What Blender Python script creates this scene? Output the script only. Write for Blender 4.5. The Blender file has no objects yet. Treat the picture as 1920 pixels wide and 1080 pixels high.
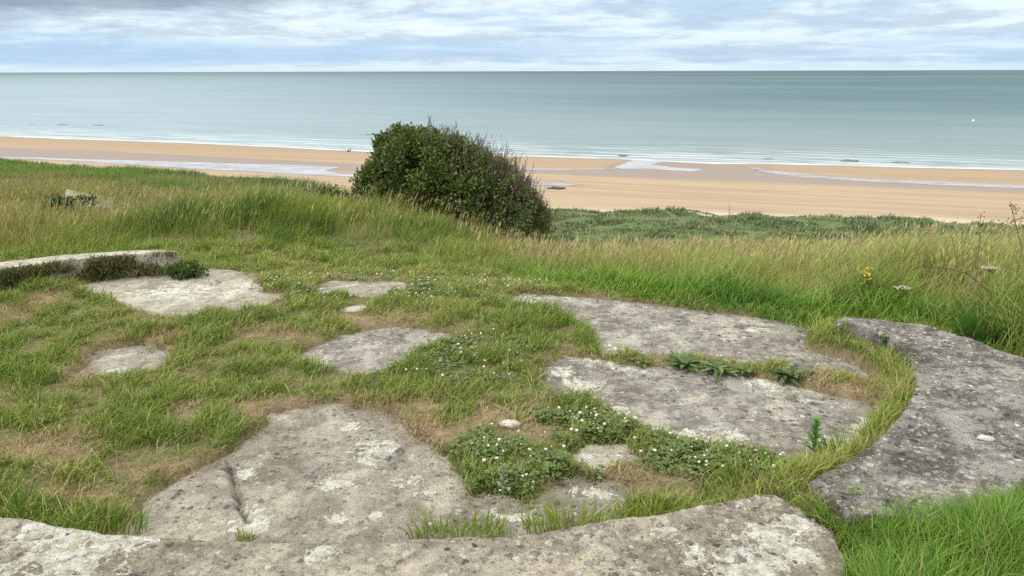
import bpy, bmesh, math, random
import numpy as np
from mathutils import Vector, Matrix

random.seed(7)
RNG = np.random.default_rng(11)
S = bpy.context.scene
COL = S.collection

# ------------------------------------------------------------------ camera
F = 960 / math.tan(math.radians(69.4 / 2))      # focal length in photo pixels
PITCH = math.atan((540 - 133) / F)
CZ = 1.85
cam = bpy.data.cameras.new("camera")
cam.sensor_width = 36.0
cam.lens = 18.0 / math.tan(math.radians(69.4 / 2))
cam.clip_start = 0.05
cam.clip_end = 200000
camo = bpy.data.objects.new("camera", cam)
COL.objects.link(camo)
camo.location = (0, 0, CZ)
camo.rotation_euler = (math.pi / 2 - PITCH, math.radians(0.14), 0)
S.camera = camo

# ------------------------------------------------------------------ render settings
S.render.engine = 'CYCLES'
S.view_settings.view_transform = 'Standard'
S.view_settings.look = 'None'
S.view_settings.exposure = 0.34
S.view_settings.gamma = 1.0
S.cycles.max_bounces = 6
S.cycles.diffuse_bounces = 3
S.cycles.glossy_bounces = 2
S.cycles.transmission_bounces = 3
S.cycles.transparent_max_bounces = 4
S.cycles.use_denoising = False

# ------------------------------------------------------------------ node helpers
def nd(nt, t, **kw):
    n = nt.nodes.new(t)
    for k, v in kw.items():
        if k.startswith('i_'):
            key = k[2:].replace('_', ' ')
            n.inputs[key].default_value = v
        else:
            setattr(n, k, v)
    return n

def lk(nt, a, b):
    nt.links.new(a, b)

def math_(nt, op, a, b=None, c=None, clamp=False):
    n = nt.nodes.new('ShaderNodeMath'); n.operation = op; n.use_clamp = clamp
    for i, v in enumerate((a, b, c)):
        if v is None: continue
        if isinstance(v, (int, float)): n.inputs[i].default_value = v
        else: nt.links.new(v, n.inputs[i])
    return n.outputs[0]

def mixc(nt, f, a, b, mode='MIX'):
    n = nt.nodes.new('ShaderNodeMix'); n.data_type = 'RGBA'; n.blend_type = mode
    n.clamp_factor = True
    def put(i, v):
        if isinstance(v, (int, float)): n.inputs[i].default_value = v
        elif isinstance(v, tuple): n.inputs[i].default_value = (v[0], v[1], v[2], 1)
        else: nt.links.new(v, n.inputs[i])
    put(0, f); put(6, a); put(7, b)
    return n.outputs[2]

def maprange(nt, v, a, b, c=0.0, d=1.0, smooth=True):
    n = nt.nodes.new('ShaderNodeMapRange')
    n.interpolation_type = 'SMOOTHSTEP' if smooth else 'LINEAR'
    n.clamp = True
    nt.links.new(v, n.inputs[0])
    for i, x in zip((1, 2, 3, 4), (a, b, c, d)): n.inputs[i].default_value = x
    return n.outputs[0]

def noise(nt, vec, scale, detail=4, rough=0.55, dist=0.0):
    n = nt.nodes.new('ShaderNodeTexNoise')
    n.inputs['Scale'].default_value = scale
    n.inputs['Detail'].default_value = detail
    n.inputs['Roughness'].default_value = rough
    n.inputs['Distortion'].default_value = dist
    if vec is not None: nt.links.new(vec, n.inputs['Vector'])
    return n.outputs['Fac']

def scaled(nt, vec, s, off=(0, 0, 0)):
    n = nt.nodes.new('ShaderNodeMapping')
    n.inputs['Scale'].default_value = s
    n.inputs['Location'].default_value = off
    nt.links.new(vec, n.inputs['Vector'])
    return n.outputs[0]

def new_mat(name):
    m = bpy.data.materials.new(name); m.use_nodes = True
    nt = m.node_tree; nt.nodes.clear()
    out = nt.nodes.new('ShaderNodeOutputMaterial')
    return m, nt, out

# ------------------------------------------------------------------ world: layered overcast sky
SUN_EL, SUN_AZ = 50.0, 232.0      # azimuth clockwise from +Y
W = bpy.data.worlds.new("World"); S.world = W; W.use_nodes = True
nt = W.node_tree; nt.nodes.clear()
wo = nt.nodes.new('ShaderNodeOutputWorld'); bg = nt.nodes.new('ShaderNodeBackground')
sky = nt.nodes.new('ShaderNodeTexSky'); sky.sky_type = 'NISHITA'; sky.sun_disc = False
sky.sun_elevation = math.radians(SUN_EL); sky.sun_rotation = math.radians(SUN_AZ)
tc = nt.nodes.new('ShaderNodeTexCoord')
D = tc.outputs['Generated']
sep = nt.nodes.new('ShaderNodeSeparateXYZ'); lk(nt, D, sep.inputs[0])
zz = sep.outputs['Z']; xx = sep.outputs['X']
az = math_(nt, 'ARCTAN2', sep.outputs['X'], sep.outputs['Y'])
zl = math_(nt, 'POWER', math_(nt, 'ADD', math_(nt, 'MAXIMUM', zz, 0.0), 0.012), 0.6)  # stretches the low sky
cv = nt.nodes.new('ShaderNodeCombineXYZ')
lk(nt, xx, cv.inputs[0]); lk(nt, sep.outputs['Y'], cv.inputs[1]); lk(nt, zl, cv.inputs[2])
CV = cv.outputs[0]
warp = nd(nt, 'ShaderNodeTexNoise'); warp.inputs['Scale'].default_value = 1; warp.inputs['Detail'].default_value = 3
lk(nt, scaled(nt, CV, (3, 3, 14)), warp.inputs['Vector'])
wv = nt.nodes.new('ShaderNodeVectorMath'); wv.operation = 'MULTIPLY_ADD'
lk(nt, warp.outputs['Color'], wv.inputs[0]); wv.inputs[1].default_value = (0.05, 0.05, 0.030); lk(nt, CV, wv.inputs[2])
CV = wv.outputs[0]
nA = noise(nt, scaled(nt, CV, (4.0, 4.0, 20), (0.3, 0, 0.6)), 1.0, 8, 0.62, 0.12)     # big streaks
nB = noise(nt, scaled(nt, CV, (9.0, 9.0, 30), (4.0, 1, 2.2)), 1.0, 9, 0.66, 0.12)    # fine streaks
nC = noise(nt, scaled(nt, CV, (1.3, 1.3, 11), (8.1, 3.0, 5.0)), 1.0, 4, 0.55, 0.3)   # wide masses
white = (7.0, 8.1, 8.7); pale = (4.3, 5.9, 7.6); grey = (3.5, 4.2, 5.3); dark = (2.1, 2.5, 3.3)
veil = mixc(nt, maprange(nt, nA, 0.37, 0.57), pale, white)
veil = mixc(nt, maprange(nt, nB, 0.44, 0.62, 0, 0.74), veil, (4.0, 5.1, 6.5))
veil = mixc(nt, maprange(nt, nB, 0.30, 0.44, 0.7, 0), veil, (8.2, 9.1, 9.5))
# bluish band low over the sea, bright line right at the horizon
bandm = math_(nt, 'MULTIPLY', maprange(nt, zz, 0.004, 0.016), maprange(nt, zz, 0.030, 0.046, 1, 0))
bandm = math_(nt, 'MULTIPLY', bandm, maprange(nt, nC, 0.36, 0.60, 0.15, 0.8))
veil = mixc(nt, bandm, veil, (3.7, 5.5, 7.6))
veil = mixc(nt, maprange(nt, zz, 0.002, 0.012, 0.75, 0), veil, (6.0, 7.6, 8.4))
# heavy grey-violet bank higher up: low on the left, just entering on the far right
thr = math_(nt, 'ADD', zz, math_(nt, 'MULTIPLY', math_(nt, 'SUBTRACT', nC, 0.5), 0.05))
thr = math_(nt, 'ADD', thr, math_(nt, 'MULTIPLY', math_(nt, 'SUBTRACT', nB, 0.5), 0.045))
leftm = maprange(nt, az, -0.60, -0.05, 0.026, -0.022)
rightm = maprange(nt, az, 0.42, 0.62, 0.0, 0.014)
thr = math_(nt, 'ADD', thr, math_(nt, 'ADD', leftm, rightm))
bank = maprange(nt, thr, 0.064, 0.094)
bank = math_(nt, 'MULTIPLY', bank, maprange(nt, zz, 0.11, 0.30, 1, 0.55))
veil = mixc(nt, math_(nt, 'MULTIPLY', bank, 0.88), veil, mixc(nt, maprange(nt, nA, 0.35, 0.6), dark, grey))
# an overcast dome is brighter towards the zenith
up = maprange(nt, zz, 0.10, 0.85, 1.0, 2.5, False)
veil = mixc(nt, maprange(nt, zz, 0.12, 0.5, 0, 0.8), veil, (6.7, 6.5, 6.0))
hsv = nt.nodes.new('ShaderNodeVectorMath'); hsv.operation = 'SCALE'
lk(nt, veil, hsv.inputs[0]); lk(nt, up, hsv.inputs['Scale'])
final = mixc(nt, 0.90, sky.outputs[0], hsv.outputs[0])
lk(nt, final, bg.inputs['Color']); bg.inputs['Strength'].default_value = 0.10
lk(nt, bg.outputs[0], wo.inputs['Surface'])

# ------------------------------------------------------------------ sun behind thin cloud
sl = bpy.data.lights.new("sun", 'SUN'); sl.energy = 1.5; sl.angle = math.radians(10); sl.color = (1.0, 0.95, 0.86)
so = bpy.data.objects.new("sun", sl); COL.objects.link(so)
sd = Vector((math.sin(math.radians(SUN_AZ)) * math.cos(math.radians(SUN_EL)),
             math.cos(math.radians(SUN_AZ)) * math.cos(math.radians(SUN_EL)), math.sin(math.radians(SUN_EL))))
so.rotation_euler = sd.to_track_quat('Z', 'Y').to_euler()
so.location = (0, -20, 40)

# ------------------------------------------------------------------ measuring helpers
cp, sp_ = math.cos(PITCH), math.sin(PITCH)
def ray(px, py):
    a = (px - 960) / F; b = (540 - py) / F
    return (a, cp + b * sp_, -sp_ + b * cp)
def at(px, py, z=0.0):
    d = ray(px, py); t = (z - CZ) / d[2]
    return (d[0] * t, d[1] * t)
def atY(px, py, Y):
    d = ray(px, py); t = Y / d[1]
    return (d[0] * t, Y, CZ + d[2] * t)
def pts(lst, z=0.0):
    return np.array([at(p[0], p[1], z) for p in lst])
def project(x, y, z):
    dz = z - CZ
    fw = y * cp - dz * sp_; upv = y * sp_ + dz * cp
    fw = np.where(fw > 0.05, fw, 0.05)
    return 960 + F * x / fw, 540 - F * upv / fw, fw

# ------------------------------------------------------------------ numpy noise
def _h(ix, iy, seed):
    n = (ix.astype(np.int64) * 374761393 + iy.astype(np.int64) * 668265263 + seed * 1442695041) & 0xffffffff
    n = ((n ^ (n >> 13)) * 1274126177) & 0xffffffff
    n = (n ^ (n >> 16)) & 0xffffff
    return n / float(0xffffff)
def vnoise(x, y, seed=0):
    x = np.asarray(x, float); y = np.asarray(y, float)
    ix = np.floor(x); iy = np.floor(y); fx = x - ix; fy = y - iy
    fx = fx * fx * (3 - 2 * fx); fy = fy * fy * (3 - 2 * fy)
    a = _h(ix, iy, seed); b = _h(ix + 1, iy, seed); c = _h(ix, iy + 1, seed); d = _h(ix + 1, iy + 1, seed)
    return (a * (1 - fx) + b * fx) * (1 - fy) + (c * (1 - fx) + d * fx) * fy
def fbm(x, y, seed=0, oct=4):
    r = 0; amp = 0.5; tot = 0
    for i in range(oct):
        r = r + amp * vnoise(x * 2 ** i + i * 17.3, y * 2 ** i - i * 9.1, seed + i); tot += amp; amp *= 0.5
    return r / tot
def sstep(a, b, v):
    t = np.clip((v - a) / (b - a), 0, 1); return t * t * (3 - 2 * t)
def lerp(a, b, t):
    return a + (b - a) * t
def sdist(P, x, y):
    """signed distance to polygon, negative inside"""
    x = np.asarray(x, float); y = np.asarray(y, float)
    d = np.full(x.shape, 1e9); ins = np.zeros(x.shape, bool)
    n = len(P)
    for i in range(n):
        ax, ay = P[i]; bx, by = P[(i + 1) % n]
        ex, ey = bx - ax, by - ay
        wx, wy = x - ax, y - ay
        t = np.clip((wx * ex + wy * ey) / (ex * ex + ey * ey + 1e-12), 0, 1)
        d = np.minimum(d, (wx - ex * t) ** 2 + (wy - ey * t) ** 2)
        c = ((ay > y) != (by > y))
        with np.errstate(divide='ignore', invalid='ignore'):
            xi = (bx - ax) * (y - ay) / (by - ay + 1e-15) + ax
        ins ^= c & (x < xi)
    d = np.sqrt(d)
    return np.where(ins, -d, d)
def dist_line(L, x, y):
    d = np.full(np.shape(x), 1e9)
    for (ax, ay), (bx, by) in zip(L[:-1], L[1:]):
        ex, ey = bx - ax, by - ay
        t = np.clip(((x - ax) * ex + (y - ay) * ey) / (ex * ex + ey * ey + 1e-12), 0, 1)
        d = np.minimum(d, (x - ax - ex * t) ** 2 + (y - ay - ey * t) ** 2)
    return np.sqrt(d)

# ------------------------------------------------------------------ object helpers
def tag(o, label=None, cat=None, group=None, kind=None):
    if label: o['label'] = label
    if cat: o['category'] = cat
    if group: o['group'] = group
    if kind: o['kind'] = kind
    return o

def mesh_obj(name, V, faces=None, quads=None, tris=None, mats=(), col=None, parent=None, loc=None, smooth=False, attrs=None):
    """V (N,3) world coordinates; the object's origin goes to loc"""
    V = np.asarray(V, np.float32)
    if loc is not None: V = V - np.array(loc, np.float32)
    me = bpy.data.meshes.new(name)
    if faces is not None:
        me.from_pydata([tuple(v) for v in V.tolist()], [], faces)
    else:
        q = np.zeros((0, 4), np.int32) if quads is None else np.asarray(quads, np.int32)
        t = np.zeros((0, 3), np.int32) if tris is None else np.asarray(tris, np.int32)
        nl = q.size + t.size; npoly = len(q) + len(t)
        me.vertices.add(len(V)); me.vertices.foreach_set('co', V.ravel())
        me.loops.add(nl); me.loops.foreach_set('vertex_index', np.concatenate([q.ravel(), t.ravel()]))
        me.polygons.add(npoly)
        st = np.concatenate([np.arange(len(q)) * 4, q.size + np.arange(len(t)) * 3]).astype(np.int32)
        me.polygons.foreach_set('loop_start', st)
        me.update(calc_edges=True)
    if col is not None:
        a = me.color_attributes.new('Col', 'FLOAT_COLOR', 'POINT')
        c = np.ones((len(V), 4), np.float32); c[:, :col.shape[1]] = col
        a.data.foreach_set('color', c.ravel())
    for k, v in (attrs or {}).items():
        a = me.attributes.new(k, 'FLOAT', 'POINT'); a.data.foreach_set('value', np.asarray(v, np.float32))
    for m in mats: me.materials.append(m)
    if smooth: me.polygons.foreach_set('use_smooth', np.ones(len(me.polygons), bool))
    me.validate()
    o = bpy.data.objects.new(name, me); COL.objects.link(o)
    if loc is not None: o.location = loc
    if parent is not None:
        o.parent = parent
        o.location = Vector(o.location) - parent.location if loc is not None else -parent.location
    return o

def empty(name, loc):
    o = bpy.data.objects.new(name, None); COL.objects.link(o); o.location = loc; o.empty_display_size = 0.2
    return o

def grid_quads(ny, nx):
    i = np.arange(ny - 1)[:, None] * nx + np.arange(nx - 1)[None, :]
    i = i.ravel()
    return np.stack([i, i + 1, i + nx + 1, i + nx], 1)

class MB:
    """collects small shapes into one mesh with point colours"""
    def __init__(s): s.v = []; s.f = []; s.c = []; s.n = 0
    def add(s, V, Fs, c):
        V = np.asarray(V, float); s.v.append(V)
        s.f += [tuple(int(i) + s.n for i in f) for f in Fs]
        c = np.asarray(c, float)
        s.c.append(np.tile(c, (len(V), 1)) if c.ndim == 1 else c); s.n += len(V)
    def tube(s, P, R, c, k=6):
        P = [Vector(p) for p in P]; V = []; Fs = []
        for i, p in enumerate(P):
            t = (P[min(i + 1, len(P) - 1)] - P[max(i - 1, 0)]).normalized()
            a = t.orthogonal().normalized(); b = t.cross(a)
            r = R[i] if hasattr(R, '__len__') else R
            for j in range(k):
                an = 2 * math.pi * j / k
                V.append(p + (a * math.cos(an) + b * math.sin(an)) * r)
        for i in range(len(P) - 1):
            for j in range(k):
                Fs.append((i * k + j, i * k + (j + 1) % k, (i + 1) * k + (j + 1) % k, (i + 1) * k + j))
        Fs.append(tuple(range(k))[::-1]); Fs.append(tuple((len(P) - 1) * k + j for j in range(k)))
        s.add([tuple(v) for v in V], Fs, c)
    def blob(s, ctr, rad, c, jit=0.12, sub=1, rot=0.0, seed=0):
        V, Fs = ICO[sub]
        r = np.random.default_rng(seed + s.n)
        n = 1 + (r.random(len(V))[:, None] - 0.5) * 2 * jit
        P = V * n * np.array(rad)
        ca, sa = math.cos(rot), math.sin(rot)
        P = np.stack([P[:, 0] * ca - P[:, 1] * sa, P[:, 0] * sa + P[:, 1] * ca, P[:, 2]], 1)
        s.add(P + np.array(ctr), Fs, c)
    def leaf(s, base, dirv, L, Wd, c, fold=0.25, droop=0.3, lobes=0):
        """a leaf with a midrib fold; lobes > 0 makes a jagged edge"""
        d = Vector(dirv).normalized(); side = d.cross(Vector((0, 0, 1)))
        if side.length < 1e-3: side = Vector((1, 0, 0))
        side.normalize(); upv = side.cross(d)
        n = 6 if lobes == 0 else lobes * 2 + 1
        V = []; Fs = []
        for i in range(n + 1):
            t = i / n
            w = math.sin(math.pi * min(1, t * 0.92 + 0.06)) ** 0.7 * Wd * 0.5
            if lobes and i % 2 == 0: w *= 0.45
            c0 = Vector(base) + d * (L * t) - Vector((0, 0, 1)) * (droop * L * t * t)
            V += [c0 - side * w + upv * w * fold, c0, c0 + side * w + upv * w * fold]
        for i in range(n):
            a = i * 3
            Fs += [(a, a + 1, a + 4, a + 3), (a + 1, a + 2, a + 5, a + 4)]
        s.add([tuple(v) for v in V], Fs, c)
    def build(s, name, mats, parent=None, loc=None, smooth=False):
        return mesh_obj(name, np.concatenate(s.v), faces=s.f, mats=mats, col=np.concatenate(s.c), parent=parent, loc=loc, smooth=smooth)

def _ico(sub):
    bm = bmesh.new(); bmesh.ops.create_icosphere(bm, subdivisions=sub, radius=1.0)
    bm.verts.ensure_lookup_table()
    V = np.array([v.co[:] for v in bm.verts]); Fs = [tuple(v.index for v in f.verts) for f in bm.faces]
    bm.free(); return V, Fs
ICO = {1: _ico(1), 2: _ico(2), 3: _ico(3)}

# ------------------------------------------------------------------ materials
def vcol(nt):
    a = nt.nodes.new('ShaderNodeAttribute'); a.attribute_name = 'Col'; return a

def leaf_material(name, trans=0.35, rough=0.5, spec=0.25):
    m, nt, out = new_mat(name)
    c = vcol(nt).outputs['Color']
    p = nd(nt, 'ShaderNodeBsdfPrincipled'); p.inputs['Roughness'].default_value = rough
    p.inputs['Specular IOR Level'].default_value = spec
    lk(nt, c, p.inputs['Base Color'])
    t = nt.nodes.new('ShaderNodeBsdfTranslucent')
    lk(nt, mixc(nt, 1.0, c, (1.15, 1.2, 0.7), 'MULTIPLY'), t.inputs['Color'])
    mx = nt.nodes.new('ShaderNodeMixShader'); mx.inputs[0].default_value = trans
    lk(nt, p.outputs[0], mx.inputs[1]); lk(nt, t.outputs[0], mx.inputs[2])
    lk(nt, mx.outputs[0], out.inputs['Surface'])
    return m
M_GRASS = leaf_material('grass_blades', 0.27, 0.55, 0.2)
M_LEAF = leaf_material('shrub_leaves', 0.22, 0.42, 0.35)
M_DRY = leaf_material('dry_stalks', 0.15, 0.8, 0.1)

def plain_material(name, rough=0.7, scale=30, amount=0.25, bump=0.2):
    m, nt, out = new_mat(name)
    c = vcol(nt).outputs['Color']
    tcn = nt.nodes.new('ShaderNodeTexCoord')
    n = noise(nt, tcn.outputs['Object'], scale, 5)
    p = nd(nt, 'ShaderNodeBsdfPrincipled'); p.inputs['Roughness'].default_value = rough
    k = maprange(nt, n, 0.3, 0.7, 1 - amount, 1 + amount, False)
    vm = nt.nodes.new('ShaderNodeVectorMath'); vm.operation = 'SCALE'
    lk(nt, c, vm.inputs[0]); lk(nt, k, vm.inputs['Scale']); lk(nt, vm.outputs[0], p.inputs['Base Color'])
    b = nd(nt, 'ShaderNodeBump'); b.inputs['Strength'].default_value = bump; b.inputs['Distance'].default_value = 0.02
    lk(nt, n, b.inputs['Height']); lk(nt, b.outputs[0], p.inputs['Normal'])
    lk(nt, p.outputs[0], out.inputs['Surface'])
    return m
M_BARK = plain_material('bark', 0.85, 40, 0.35, 0.6)
M_ROCK = plain_material('wet_rock', 0.45, 2.5, 0.4, 0.5)
M_STONE = plain_material('pale_stone', 0.85, 60, 0.3, 0.5)
M_CLOTH = plain_material('cloth', 0.85, 20, 0.15, 0.1)
M_PAINT = plain_material('painted', 0.4, 10, 0.1, 0.05)

def concrete_material(name, base, dark, lichen_amt, peb_scale=26.0, peb_amt=0.55, dark_amt=0.7, grain=0.5):
    m, nt, out = new_mat(name)
    tcn = nt.nodes.new('ShaderNodeTexCoord'); O = tcn.outputs['Object']
    big = noise(nt, O, 1.7, 6, 0.62, 0.6)
    mid = noise(nt, O, 7.0, 8, 0.72, 0.4)
    fine = noise(nt, O, 85.0, 4, 0.7)
    gr = noise(nt, O, 21.0, 8, 0.80, 0.6)
    c = mixc(nt, maprange(nt, mid, 0.43, 0.58, 0, dark_amt), base, dark)
    c = mixc(nt, maprange(nt, big, 0.44, 0.60, 0, 0.65), c, mixc(nt, 1.0, c, (0.66, 0.63, 0.60), 'MULTIPLY'))
    c = mixc(nt, maprange(nt, big, 0.46, 0.36, 0, 0.55), c, mixc(nt, 1.0, c, (1.35, 1.32, 1.22), 'MULTIPLY'))
    wn = nd(nt, 'ShaderNodeTexNoise'); wn.inputs['Scale'].default_value = 18; wn.inputs['Detail'].default_value = 2
    lk(nt, O, wn.inputs['Vector'])
    wv2 = nt.nodes.new('ShaderNodeVectorMath'); wv2.operation = 'MULTIPLY_ADD'
    lk(nt, wn.outputs['Color'], wv2.inputs[0]); wv2.inputs[1].default_value = (0.03, 0.03, 0.03); lk(nt, O, wv2.inputs[2])
    hs = []
    # how much gravel the worn surface shows varies from place to place
    wear = maprange(nt, noise(nt, O, 3.1, 4, 0.6), 0.38, 0.60, 0.45, 1.0)
    for sc, lim, amt in ((peb_scale * 0.8, 0.38, peb_amt), (peb_scale * 1.9, 0.34, peb_amt * 0.9)):
        v = nd(nt, 'ShaderNodeTexVoronoi'); v.inputs['Scale'].default_value = sc; v.inputs['Randomness'].default_value = 1.0
        lk(nt, wv2.outputs[0], v.inputs['Vector'])
        sc_ = nt.nodes.new('ShaderNodeSeparateColor'); lk(nt, v.outputs['Color'], sc_.inputs[0])
        msk = math_(nt, 'MULTIPLY', maprange(nt, v.outputs['Distance'], lim - 0.10, lim, 1, 0), maprange(nt, sc_.outputs[0], 0.50, 0.54))
        msk = math_(nt, 'MULTIPLY', msk, wear)
        pc = mixc(nt, maprange(nt, sc_.outputs[1], 0.30, 0.7), (0.10, 0.092, 0.083), (0.70, 0.655, 0.55))
        pc = mixc(nt, maprange(nt, sc_.outputs[2], 0.75, 0.8, 0, 0.6), pc, (0.36, 0.26, 0.17))
        c = mixc(nt, math_(nt, 'MULTIPLY', msk, amt), c, pc)
        hs.append(msk)
    # pits, dirt and pale grains
    c = mixc(nt, maprange(nt, gr, 0.33, 0.45, grain, 0), c, tuple(v * .40 for v in dark))
    c = mixc(nt, maprange(nt, gr, 0.56, 0.64, 0, grain), c, (0.62, 0.585, 0.50))
    c = mixc(nt, maprange(nt, fine, 0.32, 0.43, 0.7, 0), c, (0.07, 0.062, 0.055))
    c = mixc(nt, maprange(nt, fine, 0.58, 0.68, 0, 0.45), c, (0.58, 0.55, 0.48))
    # black and orange crusts
    bk = math_(nt, 'MULTIPLY', maprange(nt, noise(nt, scaled(nt, O, (1, 1, 1), (3, 7, 1)), 5.0, 9, 0.78, 0.4), 0.56, 0.64), 0.62)
    c = mixc(nt, bk, c, (0.085, 0.078, 0.075))
    c = mixc(nt, maprange(nt, noise(nt, scaled(nt, O, (1, 1, 1), (9, 2, 4)), 10.0, 7, 0.75), 0.66, 0.71, 0, 0.5), c, (0.40, 0.28, 0.10))
    # crusty lichen
    la = nt.nodes.new('ShaderNodeAttribute'); la.attribute_name = 'lichen'
    ln = noise(nt, O, 9.0, 11, 0.80, 0.7)
    lv = math_(nt, 'MULTIPLY_ADD', math_(nt, 'SUBTRACT', ln, 0.5), 3.4, math_(nt, 'MULTIPLY', la.outputs['Fac'], 0.66))
    lm = maprange(nt, lv, 0.58 - lichen_amt, 0.68 - lichen_amt)
    lcol = mixc(nt, maprange(nt, noise(nt, O, 26, 4, .7), .35, .62), (0.52, 0.475, 0.35), (0.77, 0.745, 0.65))
    lm2 = math_(nt, 'MULTIPLY', lm, maprange(nt, fine, 0.33, 0.46, 0.35, 0.92))
    c = mixc(nt, lm2, c, lcol)
    # loose tinted pebbles are real geometry in the same mesh
    pb = vcol(nt); c = mixc(nt, pb.outputs['Alpha'], c, mixc(nt, maprange(nt, fine, .42, .62, 0, .5), pb.outputs['Color'], c))
    p = nd(nt, 'ShaderNodeBsdfPrincipled'); p.inputs['Roughness'].default_value = 0.92; p.inputs['Specular IOR Level'].default_value = 0.15
    gm = nt.nodes.new('ShaderNodeGamma'); gm.inputs['Gamma'].default_value = 1.32; lk(nt, c, gm.inputs['Color'])
    c = mixc(nt, 1.0, gm.outputs[0], (1.28, 1.34, 1.44), 'MULTIPLY')
    lk(nt, c, p.inputs['Base Color'])
    h = math_(nt, 'ADD', math_(nt, 'MULTIPLY', hs[0], 0.8), math_(nt, 'MULTIPLY', hs[1], 0.5))
    h = math_(nt, 'ADD', h, math_(nt, 'MULTIPLY', fine, 1.6)); h = math_(nt, 'ADD', h, math_(nt, 'MULTIPLY', gr, 2.2))
    h = math_(nt, 'ADD', h, math_(nt, 'MULTIPLY', lm, 0.4))
    b = nd(nt, 'ShaderNodeBump'); b.inputs['Strength'].default_value = 1.0; b.inputs['Distance'].default_value = 0.012
    lk(nt, h, b.inputs['Height']); lk(nt, b.outputs[0], p.inputs['Normal'])
    lk(nt, p.outputs[0], out.inputs['Surface'])
    return m
M_SLAB = concrete_material('weathered_slab', (0.53, 0.49, 0.415), (0.31, 0.28, 0.24), 0.16, 30, peb_amt=.85, dark_amt=.8, grain=.85)
M_SLABW = concrete_material('pale_slab', (0.54, 0.49, 0.40), (0.36, 0.32, 0.26), 0.18, 34, peb_amt=.7, dark_amt=.75, grain=.6)
M_SLABP = concrete_material('bleached_slab', (0.64, 0.59, 0.48), (0.46, 0.42, 0.34), 0.2, 34, peb_amt=.5, dark_amt=.7, grain=.6)
M_WALLF = concrete_material('pebbly_wall_pale', (0.58, 0.52, 0.405), (0.33, 0.285, 0.23), 0.24, 24, peb_amt=.9, grain=.8)
M_WALLR = concrete_material('pebbly_wall_grey', (0.44, 0.41, 0.36), (0.19, 0.175, 0.16), 0.15, 28, peb_amt=.95, dark_amt=.85, grain=.95)

# ------------------------------------------------------------------ layout of the gun pit (metres, camera above the origin)
IN_F = pts([(-160, 935), (0, 965), (120, 983), (240, 998), (400, 1008), (560, 1013), (780, 1012), (1000, 997), (1200, 968), (1330, 946), (1440, 925)], .17)
IN_R = pts([(1510, 905), (1620, 845), (1690, 780), (1718, 720), (1708, 675), (1665, 632), (1610, 608), (1560, 603)], .2)
SLABS = {
 'A': pts([(958, 563), (985, 553), (1200, 572), (1400, 598), (1560, 622), (1630, 655), (1640, 708), (1500, 692), (1290, 670), (1140, 664), (1118, 628), (1060, 590)]),
 'B': pts([(1060, 671), (1200, 688), (1330, 700), (1450, 722), (1560, 752), (1665, 772), (1640, 805), (1560, 862), (1450, 862), (1330, 840), (1220, 805), (1120, 760), (1015, 722)]),
 'C': pts([(235, 1005), (290, 945), (345, 905), (430, 868), (500, 810), (520, 775), (620, 762), (720, 785), (780, 838), (845, 880), (870, 935), (1000, 955), (1080, 905), (1160, 920), (1180, 985), (1000, 1025), (780, 1050), (540, 1055), (380, 1045)]),
 'D': pts([(150, 536), (250, 518), (372, 501), (460, 515), (480, 545), (530, 554), (490, 572), (430, 586), (300, 587), (200, 560)]),
 'E': pts([(598, 535), (625, 528), (740, 531), (752, 543), (690, 556), (610, 550)]),
 'F': pts([(565, 672), (640, 632), (740, 615), (830, 630), (815, 650), (755, 660), (735, 688), (690, 699), (640, 690)]),
 'G': pts([(158, 690), (200, 655), (260, 650), (310, 665), (290, 692), (220, 700)]),
 'H': pts([(1075, 856), (1105, 840), (1165, 838), (1170, 862), (1120, 880)]),
}
def slab_sd(x, y):
    d = np.full(np.shape(x), 1e9)
    for P in SLABS.values():
        bx = (x > P[:, 0].min() - .6) & (x < P[:, 0].max() + .6) & (y > P[:, 1].min() - .6) & (y < P[:, 1].max() + .6)
        if bx.any():
            dd = d[bx]; d[bx] = np.minimum(dd, sdist(P, x[bx], y[bx]))
    d = d - .045
    m = mound(x, y)
    return np.where(m > .02, np.maximum(d, np.minimum((m - .03) * 5, .2)), d)
def ellipse(px, py, rx, ry):
    cx, cy = at(px, py); x1, _ = at(px + rx, py); _, y1 = at(px, py - ry); _, y2 = at(px, py + ry)
    return (cx, cy, abs(x1 - cx), abs(y1 - y2) / 2)
DRY = [ellipse(*e) for e in [(760, 800, 90, 40), (620, 765, 130, 16), (960, 790, 75, 42), (1600, 740, 80, 34), (430, 527, 50, 16), (95, 840, 90, 28),
       (30, 590, 50, 40), (130, 930, 70, 16), (235, 672, 90, 40), (1160, 895, 90, 30), (520, 625, 80, 14), (900, 660, 60, 14), (330, 890, 80, 18),
       (380, 790, 80, 24), (1580, 632, 60, 14), (700, 600, 120, 12), (820, 830, 60, 30), (460, 780, 60, 20), (690, 530, 110, 20), (200, 520, 160, 12)]]
LUSH = [ellipse(*e) for e in [(200, 760, 120, 24), (60, 720, 90, 24), (450, 700, 90, 18), (560, 590, 110, 12), (370, 620, 140, 26), (650, 725, 180, 32), (1000, 615, 110, 40), (850, 690, 160, 26), (1040, 770, 90, 20), (260, 830, 110, 26), (120, 550, 130, 30), (600, 715, 80, 20)]]
CLOVER = [ellipse(*e) for e in [(960, 890, 125, 62), (1270, 835, 170, 50), (1110, 780, 90, 30), (860, 680, 130, 40), (760, 535, 220, 30), (1360, 880, 90, 30), (1120, 800, 60, 30)]]
def ell_field(L, x, y):
    r = np.zeros(np.shape(x))
    for cx, cy, rx, ry in L:
        r = np.maximum(r, 1 - np.clip(((x - cx) / rx) ** 2 + ((y - cy) / ry) ** 2, 0, 4) / 1.7)
    return np.clip(r, 0, 1)

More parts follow.
